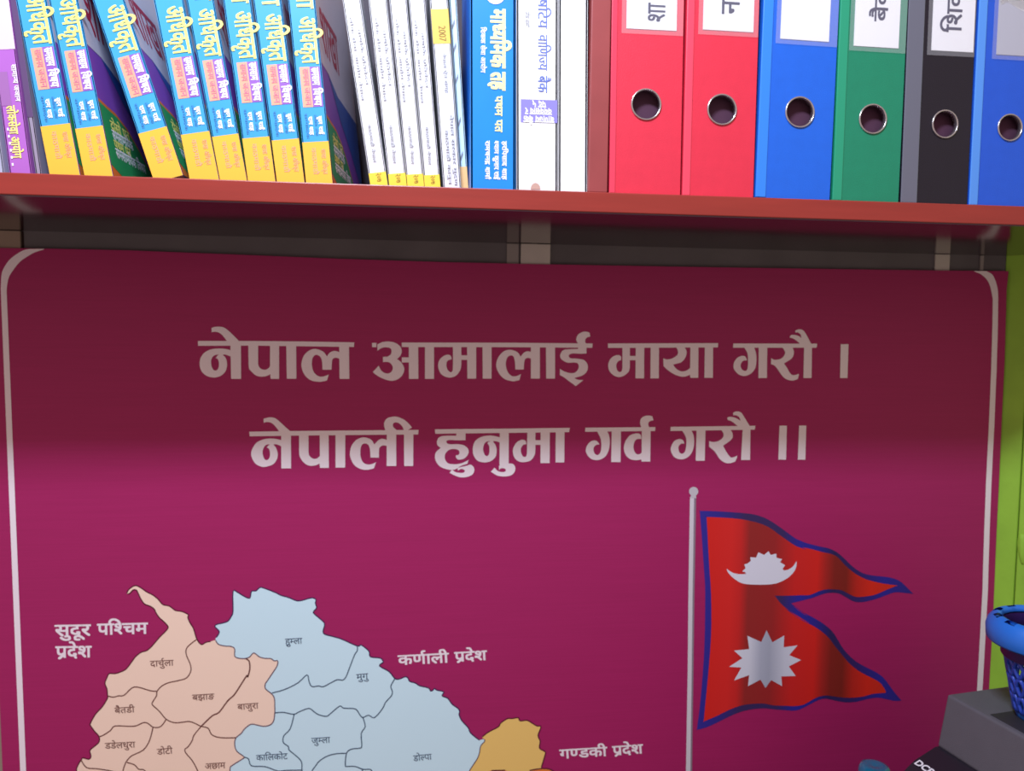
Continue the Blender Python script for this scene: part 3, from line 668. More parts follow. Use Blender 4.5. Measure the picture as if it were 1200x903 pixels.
for i, (xt, xb, wp, yb_, lab) in enumerate(exam_specs):
    r_, w = book_root('exam_book', xt, xb, wp, yb_, YBK, lab, 'blue and yellow exam books')
    o = bm_obj('cover', cover_mesh(w, D_, H_), BLUE, r_)
    pages(r_, w, D_, H_)
    fn = spine_fn(w, H_)
    Z = lambda y, i=i: zof(y - 16 + i)
    s_ = Sheet(); rect(s_, 0, 0, 1, Z(167)); band = s_.build('yellow_band', YEL, r_, fn)
    fn2 = spine_fn(w, H_, 0.0006)
    s_ = Sheet(); vtext(s_, w, "शाखा", 0.90, 0.58, Z(-38), Z(12), 0.02); vtext(s_, w, "अ\u093fधकृत", 0.90, 0.58, Z(21), Z(76), 0.02)
    s_.build('spine_title', T_Y, r_, fn2)
    s_ = Sheet(); rect(s_, 0.17, Z(126), 0.55, Z(79)); s_.build('orange_label', T_OR, r_, fn)
    s_ = Sheet(); rect(s_, 0.55, Z(126), 0.93, Z(79)); pl = s_.build('purple_label', T_PUR, r_, fn)
    s_ = Sheet(); vtext(s_, w, "समसाम", 0.86, 0.24, Z(80), Z(101), 0.035); vtext(s_, w, "\u093fवषय", 0.86, 0.24, Z(104), Z(125), 0.035)
    s_.build('label_text', T_W, r_, fn2)
    s_ = Sheet(); vtext(s_, w, "सामाnय".replace('n', 'न'), 0.48, 0.2, Z(81), Z(101)); vtext(s_, w, "जञान", 0.48, 0.2, Z(103), Z(124))
    s_.build('label_text', mat('mauve_ink', (206, 110, 150), 0.5), r_, fn2)
    s_ = Sheet(); vtext(s_, w, "सुदन", 0.82, 0.13, Z(137), Z(147), 0.03); vtext(s_, w, "राई", 0.82, 0.13, Z(149), Z(159), 0.03)
    vtext(s_, w, "राम", 0.46, 0.13, Z(137), Z(147), 0.03); vtext(s_, w, "शाह", 0.46, 0.13, Z(149), Z(159), 0.03)
    s_.build('author_names', T_W, r_, fn2)
    s_ = Sheet(); vtext(s_, w, "लेखक तथा", 0.63, 0.09, Z(135), Z(160)); vtext(s_, w, "समhपादक", 0.28, 0.09, Z(133), Z(163)); s_.build('small_print', T_NV, r_, fn2)
    s_ = Sheet(); vtext(s_, w, "शाखा अ\u093fधकृत", 0.84, 0.16, Z(176), Z(206)); vtext(s_, w, "काठमाडौ", 0.48, 0.16, Z(174), Z(206)); s_.build('small_print', T_P, r_, fn2)
    # front cover art on the right-hand face
    sp_ = 0.017 if i == 7 else 0.0          # the last book's front cover has sprung open a little
    def face(lift): return lambda s, z, w=w, lift=lift, sp_=sp_: (w + lift + sp_ * s / D_, s, z)
    fx = Vector((1, 0, 0))
    if sp_:
        t2 = 0.0011; V_ = [(w - t2, 0.001, 0.0), (w, 0.001, 0.0), (w + sp_, D_, 0.0), (w + sp_ - t2, D_, 0.0)]
        V_ += [(a, b, H_) for a, b, c in V_]
        link('open_cover', mesh('open_cover', V_, [(3, 2, 1, 0), (4, 5, 6, 7), (0, 1, 5, 4), (1, 2, 6, 5), (2, 3, 7, 6), (3, 0, 4, 7)]), BLUE, r_)
    s_ = Sheet(); rect(s_, 0.0, 0, D_, H_); fc = s_.build('front_cover', PUR, r_, face(0.0002), fx)
    s_ = Sheet(); s_.poly([[(0, Z(74)), (0.03, Z(76)), (0.07, Z(90)), (D_, Z(92)), (D_, H_), (0, H_)]]); s_.build('title_panel', WHT, fc, face(0.0004), fx)
    s_ = Sheet(); word(s_, "शाखा", (0.012, -Z(3)), (0.095, -Z(3)), 0.042, 0.01)
    s_.v = [(a, -b) for a, b in s_.v]; s_.build('cover_title', RED, fc, face(0.0006), fx)
    s_ = Sheet(); s_.poly([[(0.03, Z(76)), (0.07, Z(90)), (D_, Z(92)), (D_, 0.02), (0.12, Z(150)), (0.07, Z(118))]]); s_.build('blue_wedge', BLC, fc, face(0.0005), fx)
    arc = [(0, Z(139)), (0.02, Z(142)), (0.04, Z(144)), (0.065, Z(154)), (0.09, Z(172)), (0.12, Z(200)), (0.125, 0.0)]
    s_ = Sheet(); s_.poly([[(a, b + 0.0035) for a, b in arc[:-1]] + [(0.13, 0.0), (0, 0)]]); s_.build('orange_stripe', ORG, fc, face(0.0006), fx)
    s_ = Sheet(); s_.poly([arc + [(0.06, 0.0), (0.03, 0.003), (0, 0.012)]]); s_.build('green_panel', GRN, fc, face(0.0008), fx)
    for t, z, mt, h in (("दोसो पत", Z(155), T_Y, 0.009), ("समसाम\u093fयक", Z(166), T_W, 0.009), ("पथम पत", Z(178), T_Y, 0.008), ("समसाम\u093fयक \u093fवषय", Z(188), T_W, 0.009)):
        s_ = Sheet(); word(s_, t, (0.018, -z), (0.018 + 0.0085 * len(t) * 0.62 + 0.012, -z), h, 0.02); s_.v = [(a, -b) for a, b in s_.v]
        s_.build('cover_text', mt, fc, face(0.0010), fx)

# purple book at far left
r_, w = book_root('purple_book', -16, 10.5, 26.0, 196, YBK, 'purple spined book with yellow lettering at the left end of the shelf')
bm_obj('cover', cover_mesh(w, D_, 0.24), mat('purple_gloss_cover', (176, 104, 194), 0.25, 0.5, noise=0.04, nscale=20), r_); pages(r_, w, D_, 0.24)
fn = spine_fn(w, 0.24); fn2 = spine_fn(w, 0.24, 0.0006)
s_ = Sheet(); rect(s_, 0, zof(55, 196), 1, 0.24); s_.build('glare_band', mat('pale_pink_glare', (232, 206, 228), 0.3), r_, fn)  # glare on the upper spine, painted in as pale pink
s_ = Sheet(); rect(s_, 0.05, zof(118, 196), 0.5, zof(80, 196)); s_.build('label_block', mat('mauve_block', (160, 106, 170), 0.4), r_, fn)
s_ = Sheet(); vtext(s_, w, "सामानhय जञान", 0.92, 0.2, zof(72, 196), zof(114, 196), 0.02); s_.build('spine_title', T_W, r_, fn2)
s_ = Sheet(); vtext(s_, w, "लोकसेवा आयोग", 0.62, 0.36, zof(118, 196), zof(178, 196), 0.02); s_.build('spine_title', T_Y, r_, fn2)
s_ = Sheet()
for k in range(6): rect(s_, 0.16, zof(186 - 8 * k, 196), 0.24, zof(183 - 8 * k, 196))
s_.build('dots', T_W, r_, fn2)
# brownish hardback standing behind between the purple book and the first exam book
r_, w = book_root('grey_book', 12, 41, 7, 197, YBK + 0.002, 'grey book squeezed between the purple book and the leftmost blue one')
w = w
bm_obj('cover', cover_mesh(w, 0.17, 0.17), mat('grey_violet_cover', (150, 140, 160), 0.4), r_); pages(r_, w, 0.17, 0.17)
s_ = Sheet(); rect(s_, 0, zof(130, 197), 1, 0.17); s_.build('dark_spine_panel', mat('dark_violet_print', (96, 72, 112), 0.35), r_, spine_fn(w, 0.17))
r_, w = book_root('pale_book', -40, -14, 18, 195, YBK, 'pale blue grey book cut by the left edge of the picture')
bm_obj('cover', cover_mesh(w, 0.17, 0.22), mat('pale_blue_grey_cover', (176, 178, 200), 0.4), r_); pages(r_, w, 0.17, 0.22)

# white annual books
WC = mat('white_gloss_cover', (232, 232, 236), 0.35, 0.4); BK = mat('grey_ink', (130, 130, 140), 0.5)
ws = [(401.5, 433.4, 20.5, 213, 'first thin white spine with a yellow foot, beside the last blue exam book'),
      (432, 455.8, 20.6, 214, 'second thin white spine with a yellow foot'),
      (456.5, 477.2, 19.6, 215, 'third thin white spine with a yellow foot'),
      (479, 497.5, 18.4, 216, 'fourth thin white spine with a yellow foot, right of its three twins')]
for xt, xb, wp, yb_, lab in ws:
    r_, w = book_root('white_book', xt, xb, wp, yb_, YBK, lab, 'white books with a yellow foot')
    bm_obj('cover', cover_mesh(w, 0.16, 0.25), WC, r_); pages(r_, w, 0.16, 0.25)
    Z = lambda y: zof(y, 218)
    s_ = Sheet(); rect(s_, 0, 0, 1, Z(202)); s_.build('yellow_foot', mat('yellow_foot_print', (246, 214, 70), 0.4), r_, spine_fn(w, 0.25))
    s_ = Sheet(); vtext(s_, w, "लोक सेवा आयोग नेपाल", 0.36, 0.14, Z(17), Z(116)); vtext(s_, w, "वारhषिक पrितवेदन".replace('रhषि', 'षि').replace('ri', 'r'), 0.74, 0.14, Z(32), Z(98)); vtext(s_, w, "काठमाडौ नेपाल", 0.52, 0.16, Z(144), Z(190))
    s_.build('spine_text', BK, r_, spine_fn(w, 0.25, 0.0006))
    s_ = Sheet(); vtext(s_, w, "२०७", 0.7, 0.3, Z(203), Z(213)); s_.build('year', mat('olive_ink', (150, 120, 50), 0.5), r_, spine_fn(w, 0.25, 0.0006))
r_, w = book_root('white_book', 504, 519.8, 20.2, 217, YBK, 'thin white spine with a yellow block near its top')
bm_obj('cover', cover_mesh(w, 0.16, 0.25), WC, r_); pages(r_, w, 0.16, 0.25)
Z = lambda y: zof(y, 217)
s_ = Sheet(); rect(s_, 0, Z(43), 1, Z(2)); s_.build('yellow_block', mat('mustard_block', (234, 196, 84), 0.4), r_, spine_fn(w, 0.25))
s_ = Sheet(); vtext(s_, w, "2007", 0.72, 0.36, Z(22), Z(40)); s_.build('year', mat('olive_ink', (150, 120, 50), 0.5), r_, spine_fn(w, 0.25, 0.0006))
s_ = Sheet(); vtext(s_, w, "नेपाल ऐन संगह", 0.64, 0.16, Z(54), Z(102)); vtext(s_, w, "काठमाडौ कानुन", 0.46, 0.16, Z(146), Z(212)); vtext(s_, w, "नेपाल सरकार मुदण", 0.80, 0.16, Z(128), Z(214)); s_.build('spine_text', BK, r_, spine_fn(w, 0.25, 0.0006))
r_, w = book_root('pale_cyan_book', 526.5, 540.4, 8.2, 218, YBK + 0.012, 'pale cyan book with an orange foot, half hidden beside the thick blue book')
w *= 1.0
bm_obj('cover', cover_mesh(w, 0.15, 0.25), mat('pale_cyan_cover', (206, 230, 240), 0.4), r_); pages(r_, w, 0.15, 0.25)
s_ = Sheet(); rect(s_, 0, 0, 1, zof(187, 218)); s_.build('orange_foot', mat('peach_foot', (248, 196, 130), 0.4), r_, spine_fn(w, 0.25))
s_ = Sheet()
for y in (10, 38, 76, 128, 170): s_.line([(0.15, zof(y + 8, 218)), (0.55, zof(y, 218))], 0.004)
s_.build('ink_marks', BK, r_, spine_fn(w, 0.25, 0.0006))

# thick blue book
r_, w = book_root('thick_blue_book', 551.2, 551.6, 52, 220.5, YUP, 'thick blue upright book with pale yellow title running down its spine')
bm_obj('cover', cover_mesh(w, 0.17, 0.27, 0.002), mat('bright_blue_cover', (28, 138, 232), 0.3, 0.5, noise=0.03), r_); pages(r_, w, 0.17, 0.27)
Z = lambda y: zof(y, 221)
s_ = Sheet(); vtext(s_, w, "माधhय\u093fमक", 0.76, 0.30, Z(13), Z(82), 0.04); vtext(s_, w, "तह", 0.76, 0.30, Z(86), Z(108), 0.04); vtext(s_, w, "पथम", 0.70, 0.15, Z(114), Z(138), 0.03); vtext(s_, w, "पत", 0.70, 0.15, Z(142), Z(157), 0.03)
s_.build('spine_title', mat('cream_yellow_ink', (250, 244, 170), 0.4), r_, spine_fn(w, 0.27, 0.0005))
s_ = Sheet(); vtext(s_, w, "\u093fशकक सेवा आयोग", 0.32, 0.09, Z(35), Z(88), 0.02)
for t, x in (("रामचनदr शमाR", 0.42), ("शhयाम कुमार राई", 0.62), ("हरिपसाद शाह", 0.80)): vtext(s_, w, t, x, 0.09, Z(167), Z(213), 0.03)
s_.build('small_print', T_W, r_, spine_fn(w, 0.27, 0.0005))
s_ = Sheet(); s_.poly([[(0.55 + 0.22 * cos(k * pi / 16), Z(-4) + 0.0098 * sin(k * pi / 16)) for k in range(32)]])
s_.build('round_seal', T_W, r_, spine_fn(w, 0.27, 0.0005))
# white bank book
r_, w = book_root('white_exam_book', 605.2, 605.6, 47.5, 223, YUP, 'white upright book with blue title and a violet box of white lettering')
bm_obj('cover', cover_mesh(w, 0.17, 0.27, 0.002), mat('white_cover', (240, 240, 242), 0.35, 0.4), r_); pages(r_, w, 0.17, 0.27)
Z = lambda y: zof(y, 223)
NV = mat('faded_blue_ink', (96, 116, 196), 0.5)
s_ = Sheet(); vtext(s_, w, "राष\u093fटय", 0.74, 0.22, Z(-12), Z(35), 0.0); vtext(s_, w, "वा\u093fणजhय", 0.74, 0.22, Z(42), Z(84), 0.0); vtext(s_, w, "बैक", 0.74, 0.22, Z(90), Z(110), 0.005)
s_.build('spine_title', NV, r_, spine_fn(w, 0.27, 0.0005))
s_ = Sheet(); rect(s_, 0.10, Z(145.5), 0.995, Z(118.5)); s_.build('violet_box', mat('violet_box_print', (140, 132, 214), 0.4), r_, spine_fn(w, 0.27, 0.0004))
s_ = Sheet()
for t, x0, x1, z in (("पद ५", 0.38, 0.72, 120.2), ("वयवसाय र", 0.20, 0.86, 128.6), ("बाणजhय बैक", 0.16, 0.92, 137.8)):
    out, a0_, a1_ = pieces(t, 0.03); k = (x1 - x0) / (a1_ - a0_)
    for v, f, l in out: s_.add([(x1 - (x - a0_) * k, Z(z) - 0.0058 + 0.0058 * (y / BASE)) for x, y in [(p[0], BASE - p[1]) for p in v]], f, l)
s_.build('box_text', T_W, r_, spine_fn(w, 0.27, 0.0006))
s_ = Sheet(); s_.poly([[(0.46 + 0.12 * cos(k * pi / 12), 0.0015 + 0.0062 * sin(k * pi / 12)) for k in range(13)]]); s_.build('round_mark', mat('brown_seal', (196, 160, 146), 0.5), r_, spine_fn(w, 0.27, 0.0005))
s_ = Sheet(); vtext(s_, w, "परीका सामगी", 0.30, 0.10, Z(16), Z(34)); s_.build('small_print', BK, r_, spine_fn(w, 0.27, 0.0005))
r_, w = book_root('plain_white_book', 655, 654.5, 33.2, 224.5, YUP, 'plain white unmarked spine next to the red brown divider')
bm_obj('cover', cover_mesh(w, 0.17, 0.26, 0.002), mat('white_cover', (240, 240, 242), 0.35, 0.4), r_); pages(r_, w, 0.17, 0.26)

# ------------------------------------------------------------------ ring binders
chrome = mat('chrome_ring', (200, 196, 200), 0.22, 0.5, metal=0.9)
holem = mat('dark_binder_inside', (82, 52, 72), 0.8, 0.2)
lab_m = mat('white_paper_label', (240, 240, 242), 0.6, 0.3)
tape = bpy.data.materials.new('clear_tape'); tape.use_nodes = True
tb = tape.node_tree.nodes['Principled BSDF']; tb.inputs['Alpha'].default_value = 0.10; tb.inputs['Roughness'].default_value = 0.25
tb.inputs['Base Color'].default_value = (0.75, 0.75, 0.8, 1)
YBN = YF + 0.006
def disc_hole_plate(name, w, H, cx, cz, r, t, material, parent, x0=0.0, n=40):
    """front board with a round finger hole"""
    angs = [2 * pi * k / n for k in range(n)]
    inn = [(cx + r * cos(a), cz + r * sin(a)) for a in angs]
    vs, fs = tess([[(x0, 0), (w, 0), (w, H), (x0, H)], inn])
    V = [(x, 0, z) for x, z in vs] + [(x, t, z) for x, z in vs]; N = len(vs); F_ = []
    for f in fs:
        a_, b_, c_ = (Vector(V[i]) for i in f)
        g = f if (b_ - a_).cross(c_ - a_).y < 0 else tuple(reversed(f))
        F_.append(g); F_.append(tuple(i + N for i in reversed(g)))
    for k in range(4): F_.append((k, (k + 1) % 4, (k + 1) % 4 + N, k + N))
    for k in range(n): F_.append((4 + k, 4 + (k + 1) % n, 4 + (k + 1) % n + N, 4 + k + N))
    bm = bmesh.new(); me = mesh(name, V, F_); bm.from_mesh(me); bpy.data.meshes.remove(me)
    return bm_obj(name, bm, material, parent)
# xl_top, xl_bot, xr_bot, ybot, (hx, hy, hr), body colour, hinge colour, hinge px, label box, text
binders = [
 ('red', 716.8, 713.5, 797.5, 228, (757, 122.5, 17.6), (222, 48, 72), (232, 66, 92), 7, (734, -60, 792.5, 34.5), 'शा', 'left red lever arch binder with a handwritten white label, next to the divider'),
 ('red', 805, 799, 883, 231, (845.8, 128.5, 17.2), (222, 48, 72), (236, 74, 98), 9, (823.5, -60, 882.5, 36), 'न', 'right red lever arch binder, between the other red one and a blue one'),
 ('blue', 894.5, 884.5, 972.5, 235, (937, 131.5, 17.0), (24, 100, 214), (50, 134, 236), 12, (914, -60, 971, 47), '', 'blue lever arch binder with a blank white label between red and green'),
 ('green', 984.5, 974.5, 1053, 238, (1022.5, 139.5, 16.2), (22, 132, 98), (36, 154, 116), 11, (1000, -60, 1052.5, 55), 'बैक', 'green lever arch binder with a handwritten white label'),
 ('black', 1064.5, 1054.5, 1133.5, 240.5, (1107, 145.5, 15.2), (24, 21, 34), (104, 106, 120), 19, (1091, -60, 1141, 60), '\u093fशकh', 'black lever arch binder with a grey hinge strip'),
 ('blue', 1147, 1134.5, 1216, 243.5, (1183, 149.5, 14.4), (30, 88, 206), (84, 150, 236), 10, (1167, -60, 1218, 65), '', 'blue lever arch binder with a silver label at the right edge of the picture')]
for (cn, xt, xb, xr_, yb_, (hx, hy, hr), body, hinge, hpx, (lx0, ly0, lx1, ly1), txt, lab) in binders:
    b_, ang, w = lean_frame(xt, xb, xr_ - xb, 0, yb_, YBN)
    low = w * sin(-ang) if ang < 0 else 0.0
    foot_x = b_.x + (b_.z - ZS) * math.tan(ang)
    r_ = tag(empty('ring_binder', (foot_x, YBN, ZS + 0.0004 + max(0, low * 0))), lab, 'binder', 'lever arch binders')
    # leaning right edge stays on the shelf
    r_.rotation_euler = (0, -ang, 0)
    r_.location.z = ZS + 0.0004 + (w * sin(-ang) if ang < 0 else 0)
    M = r_.rotation_euler.to_matrix().inverted()
    def loc(px_, py_): 
        p = M @ (at_y(px_, py_, YBN) - Vector(r_.location)); return p.x, p.z
    cx, cz = loc(hx, hy); rad = (loc(hx + hr, hy)[0] - loc(hx - hr, hy)[0]) / 2
    H, D = 0.318, 0.245
    bm_ = mat('%s_binder_cloth%d' % (cn, xt), body, 0.42, 0.45, noise=0.03, nscale=80, bump=0.25, bscale=900)
    hm_ = mat('%s_binder_hinge%d' % (cn, xt), hinge, 0.3, 0.5)
    disc_hole_plate('spine', w - 0.0006, H, cx, cz, rad * 0.93, 0.0022, bm_, r_)
    bm = bmesh.new(); box(bm, (0.0002, 0.0022, 0), (0.0026, D, H), 0.0005, 1); box(bm, (w - 0.003, 0.0022, 0), (w - 0.0008, D, H), 0.0005, 1)
    bm_obj('cover_board', bm, bm_, r_)
    box_obj('inner_lining', (0.003, 0.0105, 0.004), (w - 0.0035, 0.012, H - 0.004), holem, r_)
    box_obj('papers', (0.006, 0.045, 0.012), (w - 0.008, D - 0.02, H - 0.02), paper, r_)
    hw = loc(xb + hpx, yb_)[0]
    # rounded hinge roll along the left edge
    bm = bmesh.new(); box(bm, (0.0001, -0.0014, 0), (hw, 0.0001, H), 0.0007, 2); bm_obj('hinge_strip', bm, hm_, r_)
    bm = bmesh.new(); prof = [(rad * 1.02, -0.0004), (rad * 1.01, -0.0014), (rad * 0.95, -0.0018), (rad * 0.90, -0.0010), (rad * 0.885, 0.004), (rad * 0.91, 0.004), (rad * 1.0, 0.0)]
    lathe(bm, prof, 40, (cx, 0, cz), 'Y'); bm_obj('finger_ring', bm, chrome, r_, smooth=True)
    # label pocket
    ax, az = loc(lx0, ly1 - 0.5); bx, bz = loc(lx1, ly1 + 1.2); az = (az + bz) / 2
    silver = lx0 > 1150
    lm = mat('silver_grey_label', (178, 180, 194), 0.4, 0.4) if silver else lab_m
    ztop = min(az + 0.17, H - 0.02)
    lb = box_obj('label', (ax, -0.0007, az), (min(bx, w - 0.002), -0.0001, ztop), lm, r_)
    tp = box_obj('clear_tape', (max(ax - 0.005, hw + 0.001), -0.00105, az - 0.005), (w - 0.0012, -0.0009, ztop + 0.004), tape, r_)
    ink = mat('marker_ink', (70, 68, 92), 0.5)
    if txt:
        s_ = Sheet()
        lxa, lxb = ax, bx
        if txt == 'शा': q0, q1, xtop, hgt = loc(755, 25)[1], loc(755, 3)[1], loc(759.5, 20)[0], loc(779, 0)[0] - loc(759.5, 0)[0]
        if txt == 'न': q0, q1, xtop, hgt = loc(850, 17)[1], loc(850, -1)[1], loc(846, 10)[0], loc(866, 0)[0] - loc(846, 0)[0]
        if txt == 'बैक': q0, q1, xtop, hgt = loc(1020, 25)[1], loc(1020, -20)[1], loc(1025, 10)[0], loc(1040, 0)[0] - loc(1025, 0)[0]
        if txt.startswith('\u093f'): q0, q1, xtop, hgt = loc(1110, 38)[1], loc(1110, -10)[1], loc(1110, 10)[0], loc(1127, 0)[0] - loc(1110, 0)[0]
        vtext(s_, 1, txt, xtop, hgt, q1, q0, 0.012, up=True)
        s_.build('handwriting', ink, lb, lambda x, y: (x, -0.0009, y))
    if silver:
        s_ = Sheet(); p = [loc(*q_) for q_ in ((1167, -30), (1172.5, 6), (1180, 2.5), (1200, 14.5), (1215, 22), (1215, -40))]; s_.poly([p])
        s_.build('label_white_peak', lab_m, lb, lambda x, y: (x, -0.0009, y))

# ------------------------------------------------------------------ desk, printer, pen basket, bottle
DZ = 0.750
desk = tag(empty('desk', (0.75, 0.72, 0)), 'plain brown desk below the banner carrying the printer', 'desk')
dm = mat('brown_desk_laminate', (110, 78, 58), 0.5, noise=0.1, nscale=12, stretch=(1, 8, 1))
def indesk(o): o.location = (-0.75, -0.72, 0); return o
indesk(box_obj('desk_top', (0.30, 0.36, DZ - 0.025), (0.84, YB - 0.02, DZ), dm, desk, 0.002))
for a_ in (0.33, 0.77):
    for b_ in (0.40, YB - 0.09): indesk(box_obj('leg', (a_, b_, 0.0), (a_ + 0.04, b_ + 0.04, DZ - 0.0252), dm, desk, 0.001))

# printer: far left top corner A seen at (1110,812)
PH = EYE.z - 0.391
A = at_z(1110, 813, PH)
B = at_z(1186, 802.5, PH); Cc = at_z(1200, 871, PH)
ex = (B - A).normalized(); ey = (Cc - A); ey = (ey - ex * ey.dot(ex)).normalized()
prz = math.atan2(ex.y, ex.x)
pr = tag(empty('printer', (A.x, A.y, DZ), prz), 'grey and black inkjet printer at the lower right in front of the banner', 'printer')
print('printer', A, B, Cc, ex, ey)
hT = PH - DZ
PW, PD = 0.30, 0.36         # x extent, extent toward the viewer (local -y)
gm = mat('grey_printer_plastic', (92, 90, 98), 0.6, 0.35, noise=0.03, nscale=60, bump=0.3, bscale=1200)
km = mat('black_printer_plastic', (34, 30, 40), 0.38, 0.45, bump=0.1, bscale=900)
def wedge(bm, poly_xz, y0, y1, bevel=0.0):
    a_ = [bm.verts.new((x, y0, z)) for x, z in poly_xz]; b_ = [bm.verts.new((x, y1, z)) for x, z in poly_xz]; n = len(a_)
    es = []
    fs_ = [bm.faces.new(a_), bm.faces.new(list(reversed(b_)))]
    for i in range(n): fs_.append(bm.faces.new((a_[i], b_[i], b_[(i + 1) % n], a_[(i + 1) % n])))
    if bevel:
        bmesh.ops.bevel(bm, geom=list({e for f in fs_ for e in f.edges}), offset=bevel, segments=3, affect='EDGES', profile=0.5)
# scanner housing with a slanted front that faces left
Dp = at_y(1097, 872, A.y)
lx, lz = (Dp.x - A.x) , Dp.z - DZ
bm = bmesh.new(); wedge(bm, [(0, hT), (lx, lz), (lx + 0.004, lz - 0.004), (PW, lz - 0.004), (PW, hT)], -PD, 0.0, 0.0025); bm_obj('scanner_housing', bm, gm, pr, smooth=False)
# recessed dark tray on top
P1 = at_z(1160, 837, PH); M2 = Matrix.Rotation(-prz, 3, 'Z'); q1 = M2 @ (P1 - A)
bm = bmesh.new(); box(bm, (q1.x, -PD + 0.03, hT - 0.001), (PW - 0.02, q1.y, hT + 0.0006), 0.0004, 1); bm_obj('top_tray', bm, mat('charcoal_tray', (46, 45, 50), 0.6, 0.3, bump=0.2, bscale=900), pr)
# black body with rounded control panel bulging to the left
E1 = at_y(1050, 905, A.y - 0.004); k1x = E1.x - A.x; k1z = E1.z - DZ
prof = [(lx + 0.012, lz + 0.0), (lx - 0.004, lz), (lx - 0.031, lz - 0.0115), (lx - 0.040, lz - 0.018), (k1x + 0.001, k1z + 0.003), (k1x - 0.003, k1z - 0.012), (k1x - 0.004, k1z - 0.05), (k1x + 0.0, 0.02), (k1x + 0.008, 0.004), (PW, 0.004), (PW, lz - 0.005), (lx + 0.012, lz - 0.005)]
bm = bmesh.new(); wedge(bm, prof, -PD, -0.002, 0.0); bm_obj('body', bm, km, pr)
for y_ in (-PD + 0.03, -0.05):
    for x_ in (0.03, PW - 0.05): box_obj('foot', (x_, y_, 0.0002), (x_ + 0.02, y_ + 0.02, 0.005), km, pr)
# lettering on the slanted panel
a0 = Vector((lx - 0.004, 0, lz)); a1 = Vector((lx - 0.031, 0, lz - 0.0115)); dn = (a1 - a0).normalized()
nrm = Vector((dn.z, 0, -dn.x)); nrm = nrm if nrm.z > 0 else -nrm
s_ = Sheet()
pt = None
best = None
Minv = Matrix.Rotation(prz, 3, 'Z')
def panel(s, t):  # s along the printer front (away from wall), t down the slant
    p = a0 + dn * t + nrm * 0.0006; return Vector((p.x, -s, p.z))
from_px = []
# find panel coordinates of the letter corner seen at (1074,893)
def solve(px_, py_):
    s, t = 0.01, 0.01
    d = ray(px_, py_)
    n_w = Minv @ nrm; p0_ = Vector((A.x, A.y, DZ)) + Minv @ panel(0, 0)
    k = (p0_ - EYE).dot(n_w) / d.dot(n_w); P = M2 @ (EYE + d * k - Vector((A.x, A.y, DZ)))
    return -P.y, (Vector((P.x, 0, P.z)) - a0).dot(dn)
s0, t0 = solve(1079, 890.5); sb, tb_ = solve(1073.5, 893.5)
print('panel', s0, t0, sb, tb_)
vs_, fs_ = [], []
for v, f, l in pieces("DCP", 0.03)[0]:
    k_ = len(vs_); vs_ += [(x, y, l) for x, y in v]; fs_ += [tuple(i + k_ for i in t) for t in f]
hgt = 0.0075
vs2 = [panel(s0 - 0.002 + x * hgt / 0.69 * 1.05, t0 + 0.0005 + (0.69 - y) / 0.69 * hgt) + nrm * (8e-6 * l) for x, y, l in vs_]
me = mesh('model_lettering', vs2, fs_); bmx = bmesh.new(); bmx.from_mesh(me)
bmesh.ops.recalc_face_normals(bmx, faces=bmx.faces)
bmx.to_mesh(me); bmx.free(); link('model_lettering', me, mat('white_lettering', (225, 222, 230), 0.5), pr)

# pen basket on the printer
kb = at_z(1217, 842, PH)
rb = (at_z(1217, 842, PH) - at_z(1194.5, 842, PH)).length
sc = (kb - EYE).dot(_fwd) / F
bk = tag(empty('pen_basket', (kb.x, kb.y, PH + 0.0008)), 'blue perforated plastic basket with a wide rim standing on the printer', 'basket')
bl = mat('blue_plastic', (36, 112, 214), 0.4, 0.5); bl2 = mat('deep_blue_plastic', (38, 70, 178), 0.35, 0.5); vio = mat('dark_violet_plastic', (58, 34, 96), 0.35, 0.5)
def zt(y): # height above printer top of picture row y at the basket's depth
    d = (kb - EYE).length; return (at_y(1217, y, kb.y).z - PH)
Hb = zt(727); R0 = rb; R1 = rb + 11 * sc; RR = 58 * sc
print('basket', kb, R0, R1, RR, Hb)
# rim with slots: ring of segments
bm = bmesh.new()
n = 48
def rimp(r, z): return [(r * cos(2 * pi * i / n), r * sin(2 * pi * i / n), z) for i in range(n)]
prof = [(RR * 0.70, Hb - 0.004), (RR * 0.74, Hb + 0.0005), (RR * 0.80, Hb + 0.001), (RR * 0.88, Hb - 0.001), (RR * 0.96, Hb - 0.006), (RR, Hb - 0.013), (RR * 0.985, Hb - 0.024), (RR * 0.955, Hb - 0.026), (RR * 0.965, Hb - 0.013), (RR * 0.93, Hb - 0.008), (RR * 0.86, Hb - 0.004), (RR * 0.78, Hb - 0.0025), (RR * 0.73, Hb - 0.006)]
rings = [[bm.verts.new(p) for p in rimp(r, z)] for r, z in prof]
nr = len(rings)
for a_ in range(nr):
    A_, B_ = rings[a_], rings[(a_ + 1) % nr]
    for i in range(n):
        if a_ in (1, 10) and i % 4 in (0, 1): continue      # slots through the flat of the rim
        if a_ in (2,) and i % 4 in (0, 1): continue
        bm.faces.new((A_[i], A_[(i + 1) % n], B_[(i + 1) % n], B_[i]))
bm_obj('rim', bm, bl, bk, smooth=True)
# collar under the rim
bm = bmesh.new(); Rt = RR * 0.735
lathe(bm, [(Rt, Hb - 0.004), (Rt * 0.97, Hb - 0.040), (Rt * 0.95, Hb - 0.041), (Rt * 0.955, Hb - 0.006)], 48); bm_obj('collar', bm, vio, bk, smooth=True)
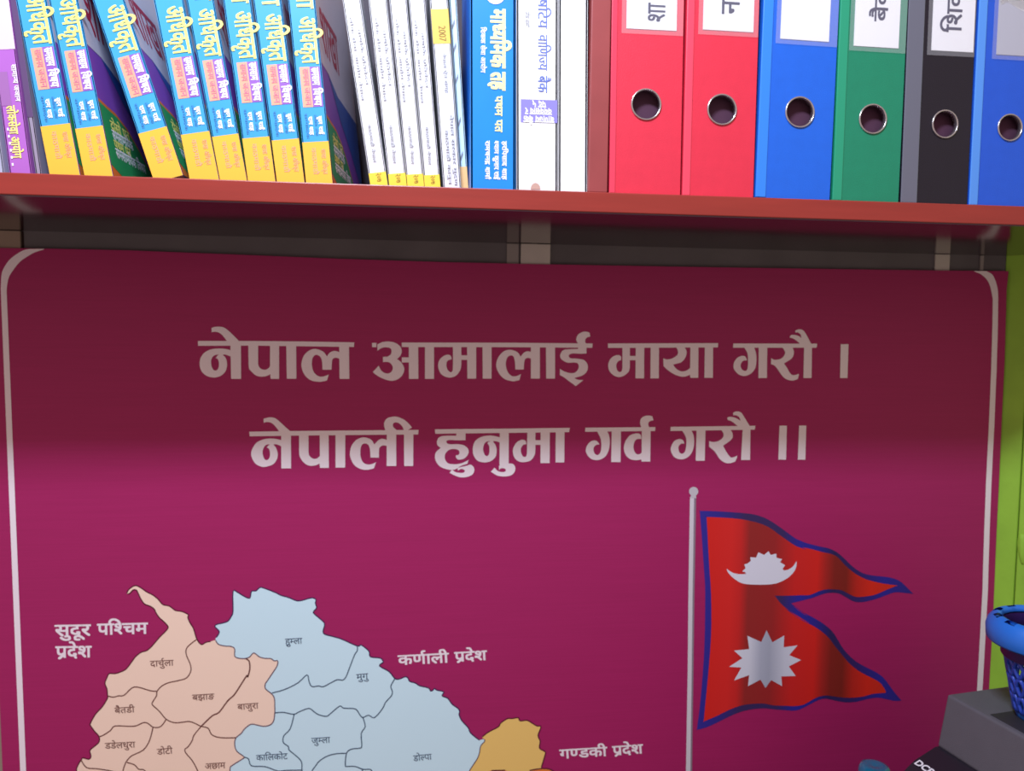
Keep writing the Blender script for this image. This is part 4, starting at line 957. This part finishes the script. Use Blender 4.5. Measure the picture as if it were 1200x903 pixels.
# lattice body
bm = bmesh.new()
def rad_at(z): return R0 + (Rt * 0.97 - R0) * max(0, min(1, z / (Hb - 0.02)))
zb, zt_ = 0.006, Hb - 0.040
NW = 9
for ph in (0, pi):
    for rowi in range(3):
        za = zb + (zt_ - zb) * (rowi + 0.5) / 3; amp = (zt_ - zb) / 6 * 0.95
        pts = []
        for i in range(NW * 10):
            a_ = 2 * pi * i / (NW * 10); z_ = za + amp * sin(NW * a_ + ph + (pi if rowi % 2 else 0)); r = rad_at(z_)
            pts.append((r * cos(a_), r * sin(a_), z_))
        tube(bm, pts, 0.0021, 6, True)
bm_obj('lattice_wall', bm, bl2, bk, smooth=True)
bm = bmesh.new(); lathe(bm, [(0.0, 0.0), (R0 * 0.98, 0.0), (R0 * 1.02, 0.003), (R0 * 1.03, 0.008), (R0 * 0.97, 0.008), (R0 * 0.95, 0.003), (0.0, 0.003)], 40); bm_obj('base', bm, bl, bk, smooth=True)

# teal bottle standing on the desk
tp = at_y(1025, 902, 0.80)
bt = tag(empty('teal_bottle', (tp.x, tp.y, DZ + 0.0003)), 'teal glossy bottle top peeping in at the bottom edge, left of the printer', 'bottle')
hb = tp.z - DZ + 0.006
tm = mat('teal_gloss', (8, 96, 130), 0.22, 0.6, coat=0.6)
bm = bmesh.new(); rb2 = 19.5 * 0.80 / F
lathe(bm, [(0, hb - 0.002), (rb2 * 0.35, hb - 0.0005), (rb2 * 0.62, hb), (rb2 * 0.86, hb - 0.0012), (rb2, hb - 0.006), (rb2 * 1.02, hb - 0.020), (rb2 * 0.98, hb - 0.022)], 40); bm_obj('cap', bm, tm, bt, smooth=True)
bm = bmesh.new(); lathe(bm, [(rb2 * 0.8, hb - 0.018), (rb2 * 0.82, hb - 0.03), (rb2 * 1.5, hb - 0.06), (rb2 * 1.6, hb - 0.075), (rb2 * 1.6, 0.006), (rb2 * 1.5, 0), (0, 0)], 40); bm_obj('bottle_body', bm, mat('teal_body', (20, 84, 120), 0.2, 0.5), bt, smooth=True)
